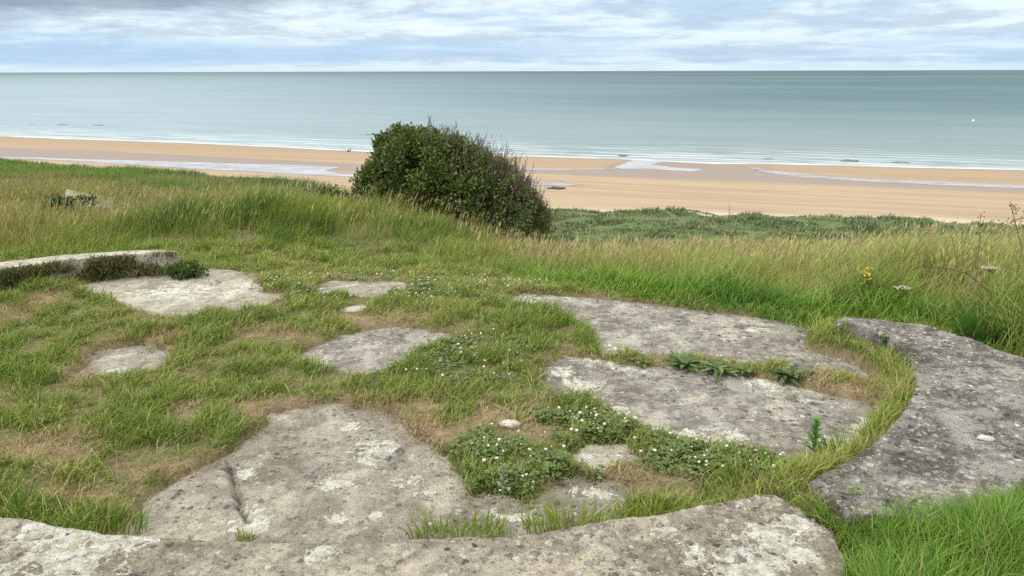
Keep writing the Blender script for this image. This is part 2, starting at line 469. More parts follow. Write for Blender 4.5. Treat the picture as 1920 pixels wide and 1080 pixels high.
TS = np.array([(-60, 8.0), (-6, 8.0), (-3.2, 8.35), (-1.2, 8.5), (-0.2, 7.6), (0.35, 6.45), (1.05, 5.85), (1.82, 5.5), (2.3, 5.0), (2.6, 4.95), (2.9, 4.75), (3.1, 4.3), (3.14, 3.6), (3.22, 2.6), (3.35, 1.4), (60, 1.0)])
def tall_start(x): return np.interp(x, TS[:, 0], TS[:, 1])

WALLMID_R = IN_R
PITP = np.concatenate([IN_F, IN_R, np.array([(2.3, 5.0), (1.82, 5.5), (1.05, 5.85), (0.3, 6.2), (-1.2, 7.0), (-2.4, 7.0), (-3.3, 6.9), (-4.2, 6.6), (-6, 6.0), (-6, 2.5)])])

N_HAT = np.array([0.319, 0.948]); S_HAT = np.array([0.948, -0.319])
SEA = -33.0
def nshore(s):
    # how far out the water line lies along the shore
    return np.interp(s, [-900, -412, -280, -165, -120, -93, -60, -20, 5, 30, 88, 140, 400, 900], [314, 311, 310, 299, 298, 304, 305, 300, 306, 309, 313, 312, 318, 330]) + 2.0 * (fbm(s / 22, 0 * s, 5, 3) - .5)
def beach_z(x, y):
    s = x * S_HAT[0] + y * S_HAT[1]; n = x * N_HAT[0] + y * N_HAT[1]
    d = nshore(s) - n
    return SEA + np.where(d > 0, 0.011 * d, 0.02 * d)

def dune_foot(x, y):
    s = x * S_HAT[0] + y * S_HAT[1]
    return np.clip(177 + .13 * (s + 45), 170, 200) + 5 * (fbm(x / 12, y / 12, 77, 3) - .5) * 2
def mound(x, y):
    """soil banked up against the inside of the right wall and in the gap between the walls"""
    x = np.asarray(x, float); y = np.asarray(y, float); h = np.zeros(x.shape)
    nb = (y > 2) & (y < 6) & (x > .5) & (x < 3)
    if nb.any():
        xb, yb_ = x[nb], y[nb]
        dw = dist_line(IN_R, xb, yb_); g0 = at(1530, 945, .1)
        m = 0.085 * sstep(.24, .04, dw) + 0.10 * sstep(.42, .10, np.hypot(xb - g0[0], yb_ - g0[1]))
        h[nb] = np.minimum(m, .115)
    return h
def ground_z(x, y):
    x = np.asarray(x, float); y = np.asarray(y, float)
    r = x / np.maximum(y, 1.0)
    k = np.interp(r, [-.75, -.47, -.30, -.16, .0, .10], [.084, .096, .106, .139, .215, .250])
    yb = np.interp(r, [-1.2, -.69, -.47, -.23, -.1, 0.0, 0.3, 2.0], [50, 44, 33, 22, 15, 12.4, 12.0, 12.0])
    z = -k * np.maximum(np.minimum(y, yb) - 6.2, 0) - 0.46 * np.maximum(y - yb, 0)
    # smooth shoulder
    z = z - 0.0
    dune = -30.9 + 1.3 * (fbm(x / 11, y / 7, 31, 4) - .5) * 2
    far = sstep(30, 70, y)
    z = z + far * 2.0 * (fbm(x / 14, y / 14, 41, 3) - .5)
    h = np.maximum(z, dune)
    # slip under the sand at the dune foot
    n = x * N_HAT[0] + y * N_HAT[1]
    foot = dune_foot(x, y)
    h = np.where(n > 100, h - 6 * sstep(-2, 12, n - foot), h)
    # near field relief
    near = sstep(60, 20, y)
    h = h + near * 0.22 * (fbm(x / 1.6, y / 1.6, 3, 3) - .5) * sstep(6.5, 8.5, y)
    bank = np.exp(-((y - 10.0) / 1.2) ** 2) * sstep(0.2, -1.0, x) * sstep(-6, -4, x)
    h = h + 0.30 * bank
    # outside the right and front walls the soil stands nearly level with the concrete
    out = sstep(2.55, 2.75, x - 0.0 * y) * sstep(7.5, 5.5, y)
    h = h + 0.10 * out
    h = h + mound(x, y)
    return h

# ------------------------------------------------------------------ ground sheet
def turf_z(x, y, sd=None):
    """fine relief: turf mat round the bare concrete"""
    x = np.asarray(x, float); y = np.asarray(y, float)
    if sd is None: sd = slab_sd(x, y)
    w = sd + 0.16 * (fbm(x * 6, y * 6, 13, 3) - .5) + 0.07 * (fbm(x * 30, y * 30, 14, 2) - .5)
    mat = lerp(-0.045, 0.028, sstep(-0.035, 0.05, w))
    z = ground_z(x, y) + np.where(y < 9, mat, 0.028)
    z = z + np.where(y < 12, 0.022 * (fbm(x * 3, y * 3, 21, 4) - .5) * sstep(0, 0.2, sd), 0)
    z = z + np.where(y < 12, 0.05 * (fbm(x * 1.1, y * 1.1, 22, 2) - .5) * sstep(0.05, 0.5, sd), 0)
    return z

def expand(a, b, step, lo, hi, g=1.06):
    v = list(np.arange(a, b + 1e-9, step))
    d = step; x = v[-1]
    while x < hi: d *= g; x += d; v.append(x)
    d = step; x = v[0]; w = []
    while x > lo: d *= g; x -= d; w.append(x)
    return np.array(w[::-1] + v)
def make_ground():
    xs = expand(-4.8, 3.4, 0.022, -500, 420, 1.07)
    ys = expand(2.2, 7.3, 0.022, -25, 320, 1.045)
    X, Y = np.meshgrid(xs, ys); x = X.ravel(); y = Y.ravel()
    # far strips are needed only where the bluff and dunes lie
    sd = slab_sd(x, y)
    z = turf_z(x, y, sd)
    # dig a small trench under the walls so that the concrete never shares a surface with the soil
    n1 = fbm(x * 1.3, y * 1.3, 50, 4); n2 = fbm(x * 12, y * 12, 51, 3)
    dry = np.clip(ell_field(DRY, x, y) * 1.0 + (n2 - .5) * 1.6, 0, 1) * (ell_field(DRY, x, y) > 0.01)
    soil = np.array([0.15, 0.112, 0.08]); thatch = np.array([0.13, 0.135, 0.055]); straw = np.array([0.27, 0.205, 0.135])
    c = lerp(thatch, soil, np.clip((n2 - .35) * 2, 0, 1)[:, None])
    c = lerp(c, lerp(soil * 1.3, straw, n2[:, None]), dry[:, None])
    edge = (sstep(0.12, 0.0, np.abs(sd)) * 0.8)[:, None]
    c = lerp(c, lerp(soil * 0.8, straw * 0.8, np.clip(n1 * 1.6 - .3, 0, 1)[:, None]), edge)
    far = sstep(9, 14, y)[:, None]
    n3 = fbm(x / 3.0, y / 3.0, 60, 4)[:, None]
    c = lerp(c, lerp(np.array([0.055, 0.085, 0.026]), np.array([0.13, 0.13, 0.05]), n3), far)
    vf = sstep(60, 110, y)[:, None]
    c = lerp(c, lerp(np.array([0.075, 0.115, 0.045]), np.array([0.15, 0.175, 0.085]), n3), vf)
    m, nt, out = new_mat('soil_and_thatch')
    cc = vcol(nt).outputs['Color']
    tcn = nt.nodes.new('ShaderNodeTexCoord'); O = tcn.outputs['Object']
    f1 = noise(nt, O, 60, 5, 0.7); f2 = noise(nt, O, 11, 4, 0.6)
    cc = mixc(nt, maprange(nt, f1, 0.35, 0.65, 0.0, 0.6), cc, mixc(nt, 1.0, cc, (1.9, 1.75, 1.6), 'MULTIPLY'))
    cc = mixc(nt, maprange(nt, f2, 0.35, 0.6, 0.45, 0.0), cc, mixc(nt, 1.0, cc, (0.5, 0.5, 0.45), 'MULTIPLY'))
    p = nd(nt, 'ShaderNodeBsdfPrincipled'); p.inputs['Roughness'].default_value = 0.95; p.inputs['Specular IOR Level'].default_value = 0.1
    lk(nt, cc, p.inputs['Base Color'])
    b = nd(nt, 'ShaderNodeBump'); b.inputs['Strength'].default_value = 0.8; b.inputs['Distance'].default_value = 0.012
    lk(nt, f1, b.inputs['Height']); lk(nt, b.outputs[0], p.inputs['Normal'])
    lk(nt, p.outputs[0], out.inputs['Surface'])
    o = mesh_obj('ground', np.stack([x, y, z], 1), quads=grid_quads(len(ys), len(xs)), mats=[m], col=c, smooth=True)
    tag(o, 'grassy bluff top falling to the dunes around the gun pit', 'ground', kind='structure')
make_ground()

# ------------------------------------------------------------------ beach, pools, sea
BZ = -32.5
def bp(lst, z=BZ): return np.array([at(p[0], p[1], z) for p in lst])
WETBAND = bp([(-400, 268), (0, 274), (350, 290), (700, 309), (690, 322), (350, 303), (0, 293), (-400, 287)])
WETBAND2 = bp([(980, 318), (1100, 321), (1250, 312), (1400, 320), (1600, 335), (1920, 352), (2300, 372), (2300, 390), (1920, 366), (1600, 350), (1400, 340), (1250, 336), (1100, 330), (980, 324)])
WETMID = bp([(1120, 320), (1180, 300), (1260, 300), (1300, 308), (1420, 312), (1480, 325), (1420, 338), (1250, 334)])
POOLS = {
 'runnel_left': bp([(-420, 283), (0, 292.5), (200, 299), (350, 303), (470, 307), (600, 310.5), (640, 314), (615, 320), (640, 326), (690, 331), (690, 334.5), (600, 330), (350, 316), (150, 303), (0, 296), (-420, 287)]),
 'runnel_right': bp([(1395, 309), (1440, 318), (1520, 327), (1620, 336), (1760, 342), (1920, 349), (2300, 366), (2300, 376), (1920, 357), (1760, 350), (1620, 342), (1500, 333), (1420, 322)]),
 'wash': bp([(1135, 318), (1160, 309), (1185, 299), (1255, 299), (1225, 308), (1260, 313), (1320, 317), (1300, 322), (1210, 316)]),
 'small': bp([(985, 345.5), (1020, 344), (1050, 342.5), (1060, 346), (1100, 350.5), (1040, 352), (1000, 350)]),
 'thin': bp([(960, 316), (1100, 316.5), (1180, 313.5), (1180, 316), (1100, 319.5), (960, 319)]),
}
def make_beach():
    ss = np.concatenate([np.arange(-900, -450, 12), np.arange(-450, 420, 2.2), np.arange(420, 900, 12)]); nn = np.arange(150, 372, 0.85)
    SS, NN = np.meshgrid(ss, nn); s = SS.ravel(); n = NN.ravel()
    x = s * S_HAT[0] + n * N_HAT[0]; y = s * S_HAT[1] + n * N_HAT[1]
    z = beach_z(x, y) + 0.04 * (fbm(s / 40, n / 4, 9, 3) - .5)
    z = z - 3.5 * sstep(3, -10, n - dune_foot(x, y))
    wob = 3.0 * (fbm(s / 30, n / 6, 15, 4) - .5)
    wet = np.zeros(len(s))
    for P, soft in ((WETBAND, 3), (WETBAND2, 3.5), (WETMID, 5)):
        wet = np.maximum(wet, sstep(soft, -soft * 0.4, sdist(P, x, y) + wob))
    for P in POOLS.values(): wet = np.maximum(wet, sstep(2.2, 0, sdist(P, x, y) + wob * .3))
    d = nshore(s) - n
    wet = np.maximum(wet, sstep(9, 1, d + wob) * 0.75)
    ripp = fbm(s / 60, n / 3.2, 19, 4)
    dry = np.array([0.425, 0.33, 0.23]); damp = np.array([0.355, 0.27, 0.185]); wt = np.array([0.255, 0.19, 0.145])
    c = lerp(dry, damp, sstep(0.42, 0.66, ripp)[:, None] * 0.7)
    c = lerp(c, damp * 0.98, sstep(235, 285, n)[:, None] * 0.6)
    c = lerp(c, np.array([0.58, 0.50, 0.38]), (sstep(11, 1, n - dune_foot(x, y) + wob) * 0.8)[:, None])
    # wrack line
    wl = np.exp(-((n - (198 + 5 * (fbm(s / 50, 0 * s, 3, 2) - .5))) / 0.5) ** 2) * sstep(-40, 60, s)
    c = lerp(c, np.array([0.22, 0.17, 0.11]), (wl * 0.6)[:, None])
    c = lerp(c, wt, wet[:, None] * 0.85)
    m, nt, out = new_mat('sand')
    cc = vcol(nt).outputs['Color']
    wa = nt.nodes.new('ShaderNodeAttribute'); wa.attribute_name = 'wet'
    tcn = nt.nodes.new('ShaderNodeTexCoord')
    mp = nt.nodes.new('ShaderNodeMapping'); mp.inputs['Rotation'].default_value = (0, 0, math.atan2(.319, .948)); lk(nt, tcn.outputs['Object'], mp.inputs['Vector'])
    rn = noise(nt, scaled(nt, mp.outputs[0], (0.03, 0.5, 1)), 1, 5, 0.6)
    cc = mixc(nt, maprange(nt, rn, 0.35, 0.65, 0, 0.5), cc, mixc(nt, 1.0, cc, (0.84, 0.80, 0.76), 'MULTIPLY'))
    p = nd(nt, 'ShaderNodeBsdfPrincipled')
    lk(nt, cc, p.inputs['Base Color'])
    lk(nt, maprange(nt, wa.outputs['Fac'], 0, 1, 0.95, 0.42, False), p.inputs['Roughness'])
    lk(nt, maprange(nt, wa.outputs['Fac'], 0, 1, 0.05, 0.30, False), p.inputs['Specular IOR Level'])
    lk(nt, p.outputs[0], out.inputs['Surface'])
    o = mesh_obj('beach', np.stack([x, y, z], 1), quads=grid_quads(len(nn), len(ss)), mats=[m], col=c, smooth=True, attrs={'wet': wet})
    tag(o, 'wide sandy beach at low tide below the bluff', 'beach', kind='structure')
make_beach()

def water_film_material(name, ca, cb, gl):
    m, nt, out = new_mat(name)
    tcn = nt.nodes.new('ShaderNodeTexCoord'); O = tcn.outputs['Object']
    n = noise(nt, scaled(nt, O, (0.08, 0.35, 1)), 1, 5, 0.6)
    d = nt.nodes.new('ShaderNodeBsdfDiffuse')
    lk(nt, mixc(nt, maprange(nt, n, 0.35, 0.62), ca, cb), d.inputs['Color'])
    g = nt.nodes.new('ShaderNodeBsdfGlossy'); g.inputs['Roughness'].default_value = 0.12; g.inputs['Color'].default_value = (.95, .95, .95, 1)
    b = nd(nt, 'ShaderNodeBump'); b.inputs['Strength'].default_value = 0.08; b.inputs['Distance'].default_value = 0.1
    lk(nt, n, b.inputs['Height']); lk(nt, b.outputs[0], g.inputs['Normal'])
    mx = nt.nodes.new('ShaderNodeMixShader'); mx.inputs[0].default_value = gl
    lk(nt, d.outputs[0], mx.inputs[1]); lk(nt, g.outputs[0], mx.inputs[2]); lk(nt, mx.outputs[0], out.inputs['Surface'])
    return m
M_FILM = water_film_material('shallow_water', (0.38, 0.33, 0.30), (0.62, 0.62, 0.63), 0.5)
M_FILM2 = water_film_material('water_film_on_sand', (0.32, 0.26, 0.225), (0.46, 0.42, 0.40), 0.33)
def make_pools():
    for nm, P in POOLS.items():
        x0, x1 = P[:, 0].min() - 3, P[:, 0].max() + 3
        # grid in shore coordinates, kept where inside a ragged outline
        s_ = P @ S_HAT; n_ = P @ N_HAT
        ss = np.arange(s_.min() - 3, s_.max() + 3, 1.2 if nm.startswith('run') else 0.7); nn = np.arange(n_.min() - 3, n_.max() + 3, 0.35)
        SS, NN = np.meshgrid(ss, nn); s = SS.ravel(); n = NN.ravel()
        x = s * S_HAT[0] + n * N_HAT[0]; y = s * S_HAT[1] + n * N_HAT[1]
        sd = sdist(P, x, y) + 2.6 * (fbm(s / 14, n / 2.2, 33, 4) - .5)
        z = beach_z(x, y) + 0.04
        q = grid_quads(len(nn), len(ss)); keep = (sd[q] < 0).all(1); q = q[keep]
        used = np.unique(q); idx = -np.ones(len(s), int); idx[used] = np.arange(len(used))
        o = mesh_obj('tide_pool', np.stack([x, y, z], 1)[used], quads=idx[q], mats=[M_FILM2 if nm in ('runnel_right', 'thin', 'small') else M_FILM], smooth=True)
        tag(o, 'shallow sheet of water left on the wet sand', 'tide pool', kind='structure')
make_pools()

def make_sea():
    ss = np.concatenate([-np.geomspace(900, 90000, 24)[::-1], np.arange(-850, 851, 17), np.geomspace(900, 90000, 24)])
    nn = np.concatenate([np.arange(285, 520, 4), np.geomspace(525, 90000, 70)])
    SS, NN = np.meshgrid(ss, nn); s = SS.ravel(); n = NN.ravel()
    x = s * S_HAT[0] + n * N_HAT[0]; y = s * S_HAT[1] + n * N_HAT[1]
    z = np.full(len(s), SEA)
    m, nt, out = new_mat('sea_water')
    geo = nt.nodes.new('ShaderNodeTexCoord')
    mp = nt.nodes.new('ShaderNodeMapping'); mp.inputs['Rotation'].default_value = (0, 0, math.atan2(.319, .948)); lk(nt, geo.outputs['Object'], mp.inputs['Vector'])
    Q = mp.outputs[0]                                        # x along the shore, y offshore
    sx = nt.nodes.new('ShaderNodeSeparateXYZ'); lk(nt, Q, sx.inputs[0])
    n_ = sx.outputs['Y']; s_ = sx.outputs['X']
    ln = math_(nt, 'LOGARITHM', math_(nt, 'MAXIMUM', n_, 10), 10.0)      # 2.48 shore .. 3 = 1 km .. 4.5
    lv = nt.nodes.new('ShaderNodeCombineXYZ')
    lk(nt, math_(nt, 'DIVIDE', s_, n_), lv.inputs[0]); lk(nt, ln, lv.inputs[1])
    L = lv.outputs[0]
    streak = noise(nt, scaled(nt, L, (3, 42, 1)), 1, 6, 0.6, 0.3)
    patch = noise(nt, scaled(nt, L, (1.6, 7, 1), (2, 1, 0)), 1, 4, 0.55)
    far_tone = mixc(nt, maprange(nt, ln, 3.0, 4.2), (0.074, 0.150, 0.157), (0.046, 0.086, 0.099))  # darker reflected sky towards the horizon, painted into the water colour
    mid = mixc(nt, maprange(nt, ln, 2.58, 3.05), (0.215, 0.28, 0.275), far_tone)
    # paler water colour towards the left, weaker far out
    pale_left = math_(nt, 'MULTIPLY', maprange(nt, math_(nt, 'DIVIDE', s_, n_), -1.1, 0.12, 1, 0), maprange(nt, ln, 2.9, 4.3, 0.85, 0.25))
    c = mixc(nt, pale_left, mid, (0.36, 0.45, 0.49))
    c = mixc(nt, maprange(nt, streak, 0.35, 0.65, 0, 0.38), c, mixc(nt, 1.0, c, (0.66, 0.72, 0.76), 'MULTIPLY'))
    c = mixc(nt, maprange(nt, patch, 0.40, 0.65, 0, 0.22), c, (0.24, 0.31, 0.33))
    # wave fronts and foam close to the shore
    wob = noise(nt, scaled(nt, Q, (0.012, 0.02, 1)), 1, 4, 0.6)
    nw = math_(nt, 'ADD', n_, math_(nt, 'MULTIPLY', wob, 26.0))
    wave = nd(nt, 'ShaderNodeTexWave'); wave.wave_type = 'BANDS'; wave.bands_direction = 'Y'; wave.wave_profile = 'SAW'
    wave.inputs['Scale'].default_value = 0.03; wave.inputs['Distortion'].default_value = 3.5; wave.inputs['Detail'].default_value = 4; wave.inputs['Detail Scale'].default_value = 1.2
    lk(nt, scaled(nt, Q, (0.12, 1, 1)), wave.inputs['Vector'])
    fz = maprange(nt, nw, 330, 520, 1, 0)
    c = mixc(nt, math_(nt, 'MULTIPLY', maprange(nt, wave.outputs['Fac'], 0.55, 1.0), math_(nt, 'MULTIPLY', fz, 0.6)), c, (0.15, 0.205, 0.20))
    fm = noise(nt, scaled(nt, Q, (0.02, 0.22, 1), (7, 3, 0)), 1, 6, 0.65)
    foam = math_(nt, 'MULTIPLY', maprange(nt, wave.outputs['Fac'], 0.0, 0.22, 1, 0), maprange(nt, fm, 0.44, 0.55))
    foam = math_(nt, 'MULTIPLY', foam, maprange(nt, nw, 335, 430, 1, 0))
    es = nt.nodes.new('ShaderNodeAttribute'); es.attribute_name = 'offshore'
    ed = math_(nt, 'ADD', es.outputs['Fac'], math_(nt, 'MULTIPLY', math_(nt, 'SUBTRACT', fm, 0.5), 9.0))
    edge = math_(nt, 'MULTIPLY', maprange(nt, ed, -1.0, 6.0, 1, 0), maprange(nt, noise(nt, scaled(nt, Q, (0.05, 0.4, 1), (1, 9, 0)), 1, 5, .6), .36, .56, .25, .85))
    c = mixc(nt, math_(nt, 'MULTIPLY', maprange(nt, es.outputs['Fac'], 8, 75, 0.55, 0), maprange(nt, fm, .4, .6)), c, (0.60, 0.64, 0.62))
    c = mixc(nt, math_(nt, 'MAXIMUM', foam, edge), c, (0.86, 0.88, 0.88))
    d = nt.nodes.new('ShaderNodeBsdfDiffuse'); lk(nt, c, d.inputs['Color'])
    g = nt.nodes.new('ShaderNodeBsdfGlossy'); g.inputs['Roughness'].default_value = 0.22
    bw = noise(nt, scaled(nt, Q, (0.05, 0.25, 1)), 1, 6, 0.6, 0.4)
    b = nd(nt, 'ShaderNodeBump'); b.inputs['Strength'].default_value = 0.35; b.inputs['Distance'].default_value = 0.6
    lk(nt, bw, b.inputs['Height']); lk(nt, b.outputs[0], g.inputs['Normal']); lk(nt, b.outputs[0], d.inputs['Normal'])
    mx = nt.nodes.new('ShaderNodeMixShader'); mx.inputs[0].default_value = 0.22
    lk(nt, d.outputs[0], mx.inputs[1]); lk(nt, g.outputs[0], mx.inputs[2]); lk(nt, mx.outputs[0], out.inputs['Surface'])
    off = n - nshore(s)
    o = mesh_obj('sea', np.stack([x, y, z], 1), quads=grid_quads(len(nn), len(ss)), mats=[m], attrs={'offshore': np.clip(off, -50, 500)})
    tag(o, 'calm grey green sea reaching the horizon', 'sea', kind='structure')
make_sea()

# ------------------------------------------------------------------ concrete
def ell_at(e, x, y):
    return np.clip(1 - (((x - e[0]) / e[2]) ** 2 + ((y - e[1]) / e[3]) ** 2), 0, 1)
def make_slab(key, mat, label, lich=(), step=0.012, z0=0.0, crack=None, edge_lichen=0.0):
    P = SLABS[key]; c = P.mean(0)
    xs = np.arange(P[:, 0].min() - .2, P[:, 0].max() + .2, step); ys = np.arange(P[:, 1].min() - .2, P[:, 1].max() + .2, step)
    X, Y = np.meshgrid(xs, ys); x = X.ravel(); y = Y.ravel()
    sd = sdist(P, x, y)
    z = z0 + ground_z(x, y) * 0 + 0.012 * (fbm(x * 4, y * 4, 61, 4) - .5) + 0.010 * (fbm(x * 22, y * 22, 62, 3) - .5) - 0.03 * sstep(.03, .17, sd)
    if crack is not None:
        dl = dist_line(crack, x + 0.03 * (fbm(x * 20, y * 20, 5, 2) - .5), y)
        ck = .8 * sstep(0.017, 0.005, dl) * sstep(.40, .55, fbm(x * 9, y * 9, 66, 2)); z = z - 0.035 * sstep(0.024, 0.003, dl)
    if crack is None: ck = np.zeros(len(x))
    li = np.zeros(len(x))
    for e in lich: li = np.maximum(li, ell_at(e, x, y))
    if edge_lichen: li = np.maximum(li, edge_lichen * sstep(-.22, -.04, sd) * sstep(.35, .6, fbm(x * 2.5, y * 2.5, 8, 3)))
    q = grid_quads(len(ys), len(xs)); keep = (sd[q] < 0.17).all(1); q = q[keep]
    used = np.unique(q); idx = -np.ones(len(x), int); idx[used] = np.arange(len(used)); q = idx[q]
    T = np.stack([x, y, z], 1)[used]; B = T.copy(); B[:, 2] = z0 - 0.14
    N = len(T)
    # skirt along boundary edges
    e = np.concatenate([q[:, [0, 1]], q[:, [1, 2]], q[:, [2, 3]], q[:, [3, 0]]])
    keyv = e[:, 0].astype(np.int64) * (N + 1) + e[:, 1]; rev = e[:, 1].astype(np.int64) * (N + 1) + e[:, 0]
    bd = e[~np.isin(keyv, rev)]
    sk = np.stack([bd[:, 1], bd[:, 0], bd[:, 0] + N, bd[:, 1] + N], 1)
    Q = np.concatenate([q, q[:, ::-1] + N, sk])
    l2 = np.concatenate([li[used], li[used]])
    o = mesh_obj('concrete_slab', np.concatenate([T, B]), quads=Q, mats=[mat], smooth=True, loc=(c[0], c[1], z0 - 0.14),
                 col=np.concatenate([np.tile(np.array([.10, .08, .06]), (2 * N, 1)), np.r_[ck[used], ck[used]][:, None]], 1), attrs={'lichen': l2})
    tag(o, label, 'concrete slab', 'exposed concrete slabs of the gun pit floor')
    return o
lC = [ellipse(*e) for e in [(690, 845, 75, 38), (625, 905, 50, 20), (760, 900, 50, 22), (480, 965, 60, 50), (630, 972, 40, 22), (705, 970, 26, 14), (455, 890, 40, 22), (650, 800, 40, 14), (1110, 925, 60, 20), (950, 965, 70, 22), (800, 925, 40, 12)]]
make_slab('A', M_SLAB, 'long grey slab of concrete behind the weedy crack, below the bright green grass', [ellipse(1430, 622, 40, 10), ellipse(990, 567, 40, 9), ellipse(1080, 640, 60, 14)], edge_lichen=.5)
make_slab('B', M_SLAB, 'grey slab of concrete in front of the weedy crack, white lichen along its front edge', [ellipse(1320, 815, 130, 24), ellipse(1090, 720, 60, 20), ellipse(1560, 830, 80, 20)], edge_lichen=.9)
make_slab('C', M_SLABW, 'broad cracked slab of concrete with big cream lichen blotches behind the front wall', lC, crack=[at(430, 868), at(436, 905), at(445, 940), at(462, 975)])
make_slab('D', M_SLABP, 'pale bleached slab of concrete below the low back wall', [ellipse(330, 545, 120, 26)], step=0.03, crack=[at(255, 538), at(330, 536), at(390, 542)])
make_slab('E', M_SLABW, 'narrow strip of grey concrete among clover, right of the bleached slab', step=0.03)
make_slab('F', M_SLAB, 'small rounded patch of grey concrete in the middle of the turf', step=0.025)
make_slab('G', M_SLABW, 'small worn patch of concrete with dry moss on the left of the turf', [ellipse(215, 690, 40, 10)], step=0.025)
make_slab('H', M_SLABP, 'smallest pale patch of concrete beside the flowering clover', [ellipse(1110, 855, 40, 12)])

def resample(L, n):
    L = np.asarray(L); d = np.r_[0, np.cumsum(np.hypot(*np.diff(L, axis=0).T))]
    # smooth the corners a little
    t = np.linspace(0, d[-1], n)
    return np.stack([np.interp(t, d, L[:, 0]), np.interp(t, d, L[:, 1])], 1)
def smooth_line(L, it=3):
    L = L.copy()
    for _ in range(it):
        L[1:-1] = (L[:-2] + 2 * L[1:-1] + L[2:]) / 4
    return L
def make_wall(inner, outer, ztop, mat, label, n, k, npeb, zbot=-0.12, lich=(), rough=1.0, pebr=(0.006, 0.022), name='concrete_wall', zfun=None, cat='concrete wall', group='remains of the round gun pit wall'):
    A = smooth_line(resample(inner, n), 6); B = smooth_line(resample(outer, n), 6)
    U = np.concatenate([[0, 0, 0, 0.0, 0.010], np.linspace(0.030, 0.970, k), [0.990, 1, 1, 1, 1]])
    Hh = np.concatenate([[0, .4, .75, .96, .995], np.ones(k), [.995, .96, .75, .4, 0]])
    m = len(U)
    rows = []
    tt = np.linspace(0, 1, n)
    endf = np.minimum(tt, 1 - tt) * n
    for j in range(m):
        x = A[:, 0] + (B[:, 0] - A[:, 0]) * U[j]; y = A[:, 1] + (B[:, 1] - A[:, 1]) * U[j]
        zt = np.full(n, ztop) if zfun is None else zfun(x, y)
        z = zbot + (zt - zbot) * Hh[j]
        z = np.where(endf < 0.5, zbot, np.where(endf < 1.5, zbot + (z - zbot) * 0.9, z))
        rows.append(np.stack([x, y, z], 1))
    V = np.stack(rows, 1).reshape(-1, 3)       # (n, m)
    # weathered relief
    dz = rough * (0.030 * (fbm(V[:, 0] * 3, V[:, 1] * 3, 71, 4) - .5) + 0.016 * (fbm(V[:, 0] * 16, V[:, 1] * 16, 72, 3) - .5) + 0.008 * (fbm(V[:, 0] * 55, V[:, 1] * 55, 73, 2) - .5))
    hrel = np.tile(Hh, n)
    V[:, 2] += dz * hrel
    V[:, 0] += rough * 0.02 * (fbm(V[:, 1] * 9 + V[:, 2] * 9, V[:, 0] * 9, 74, 3) - .5); V[:, 1] += rough * 0.02 * (fbm(V[:, 0] * 9, V[:, 1] * 9 + 5, 75, 3) - .5)
    q = grid_quads(n, m)
    li = np.zeros(len(V))
    for e in lich: li = np.maximum(li, ell_at(e, V[:, 0], V[:, 1]))
    c = np.tile(np.array([0.4, .4, .4, 0.0]), (len(V), 1))
    allV = [V]; T = []; allC = [c]; allL = [li]; off = len(V)
    IV, IF = ICO[1]; IFa = np.array(IF)
    pal = np.array([(0.52, 0.47, 0.38), (0.60, 0.55, 0.45), (0.34, 0.31, 0.28), (0.46, 0.37, 0.27), (0.68, 0.63, 0.54), (0.46, 0.41, 0.34)])
    for i in range(npeb):
        for _try in range(4):
            a = RNG.integers(2, n - 2); u = RNG.uniform(0.04, 0.96); fr = RNG.random(); pm = A[a] + (B[a] - A[a]) * u
            if fbm(pm[:1] * 4.5, pm[1:] * 4.5, 190, 3)[0] > .50: break
        p0 = A[a] * (1 - fr) + A[a + 1] * fr if a + 1 < n else A[a]; p1 = B[a] * (1 - fr) + B[a + 1] * fr if a + 1 < n else B[a]
        x, y = p0 + (p1 - p0) * u
        zt = ztop if zfun is None else float(zfun(np.array([x]), np.array([y]))[0])
        z = zt + rough * (0.030 * (fbm(np.array([x]) * 3, np.array([y]) * 3, 71, 4) - .5) + 0.016 * (fbm(np.array([x]) * 16, np.array([y]) * 16, 72, 3) - .5))[0]
        r = pebr[0] + (pebr[1] - pebr[0]) * RNG.random() ** 3.0
        an = RNG.uniform(0, math.pi); st = np.array([r * RNG.uniform(1, 1.5), r, r * RNG.uniform(0.35, 0.6)])
        Pv = IV * (1 + (RNG.random((len(IV), 1)) - .5) * 0.25) * st
        ca, sa = math.cos(an), math.sin(an)
        Pv = np.stack([Pv[:, 0] * ca - Pv[:, 1] * sa, Pv[:, 0] * sa + Pv[:, 1] * ca, Pv[:, 2]], 1) + np.array([x, y, z - r * 0.12])
        allV.append(Pv); T.append(IFa + off); off += len(IV)
        allC.append(np.tile(np.r_[pal[RNG.integers(len(pal))] * RNG.uniform(.75, 1.15), 1.0], (len(IV), 1))); allL.append(np.zeros(len(IV)))
    ctr = V.mean(0)
    o = mesh_obj(name, np.concatenate(allV), quads=q[:, ::-1], tris=np.concatenate(T) if T else None, mats=[mat], smooth=True, loc=(ctr[0], ctr[1], zbot),
                 col=np.concatenate(allC), attrs={'lichen': np.concatenate(allL)})
    tag(o, label, cat, group)
    return o
# front rim, under the viewer's feet
OUT_F = pts([(-250, 1500), (0, 1560), (240, 1600), (560, 1640), (960, 1640), (1300, 1500), (1590, 1085)], .17)
IN_F2 = np.concatenate([IN_F, pts([(1465, 935)], .17)])
OUT_F2 = np.concatenate([OUT_F[:-1], pts([(1500, 1250), (1590, 1060), (1545, 985)], .17)])
lF = [(lambda p, r: (p[0], p[1], r, r * .8))(at(px, py, .17), r) for px, py, r in [(1420, 1000, .16), (1500, 990, .14), (1380, 1060, .2), (600, 1040, .10), (1300, 1040, .12), (1250, 1000, .1), (80, 1000, .2), (200, 1020, .2), (120, 1050, .3), (1480, 1040, .18)]]
make_wall(IN_F2, OUT_F2, .17, M_WALLF, 'nearest curved wall of pebbly concrete along the bottom of the photo', 420, 46, 1500, lich=lF)
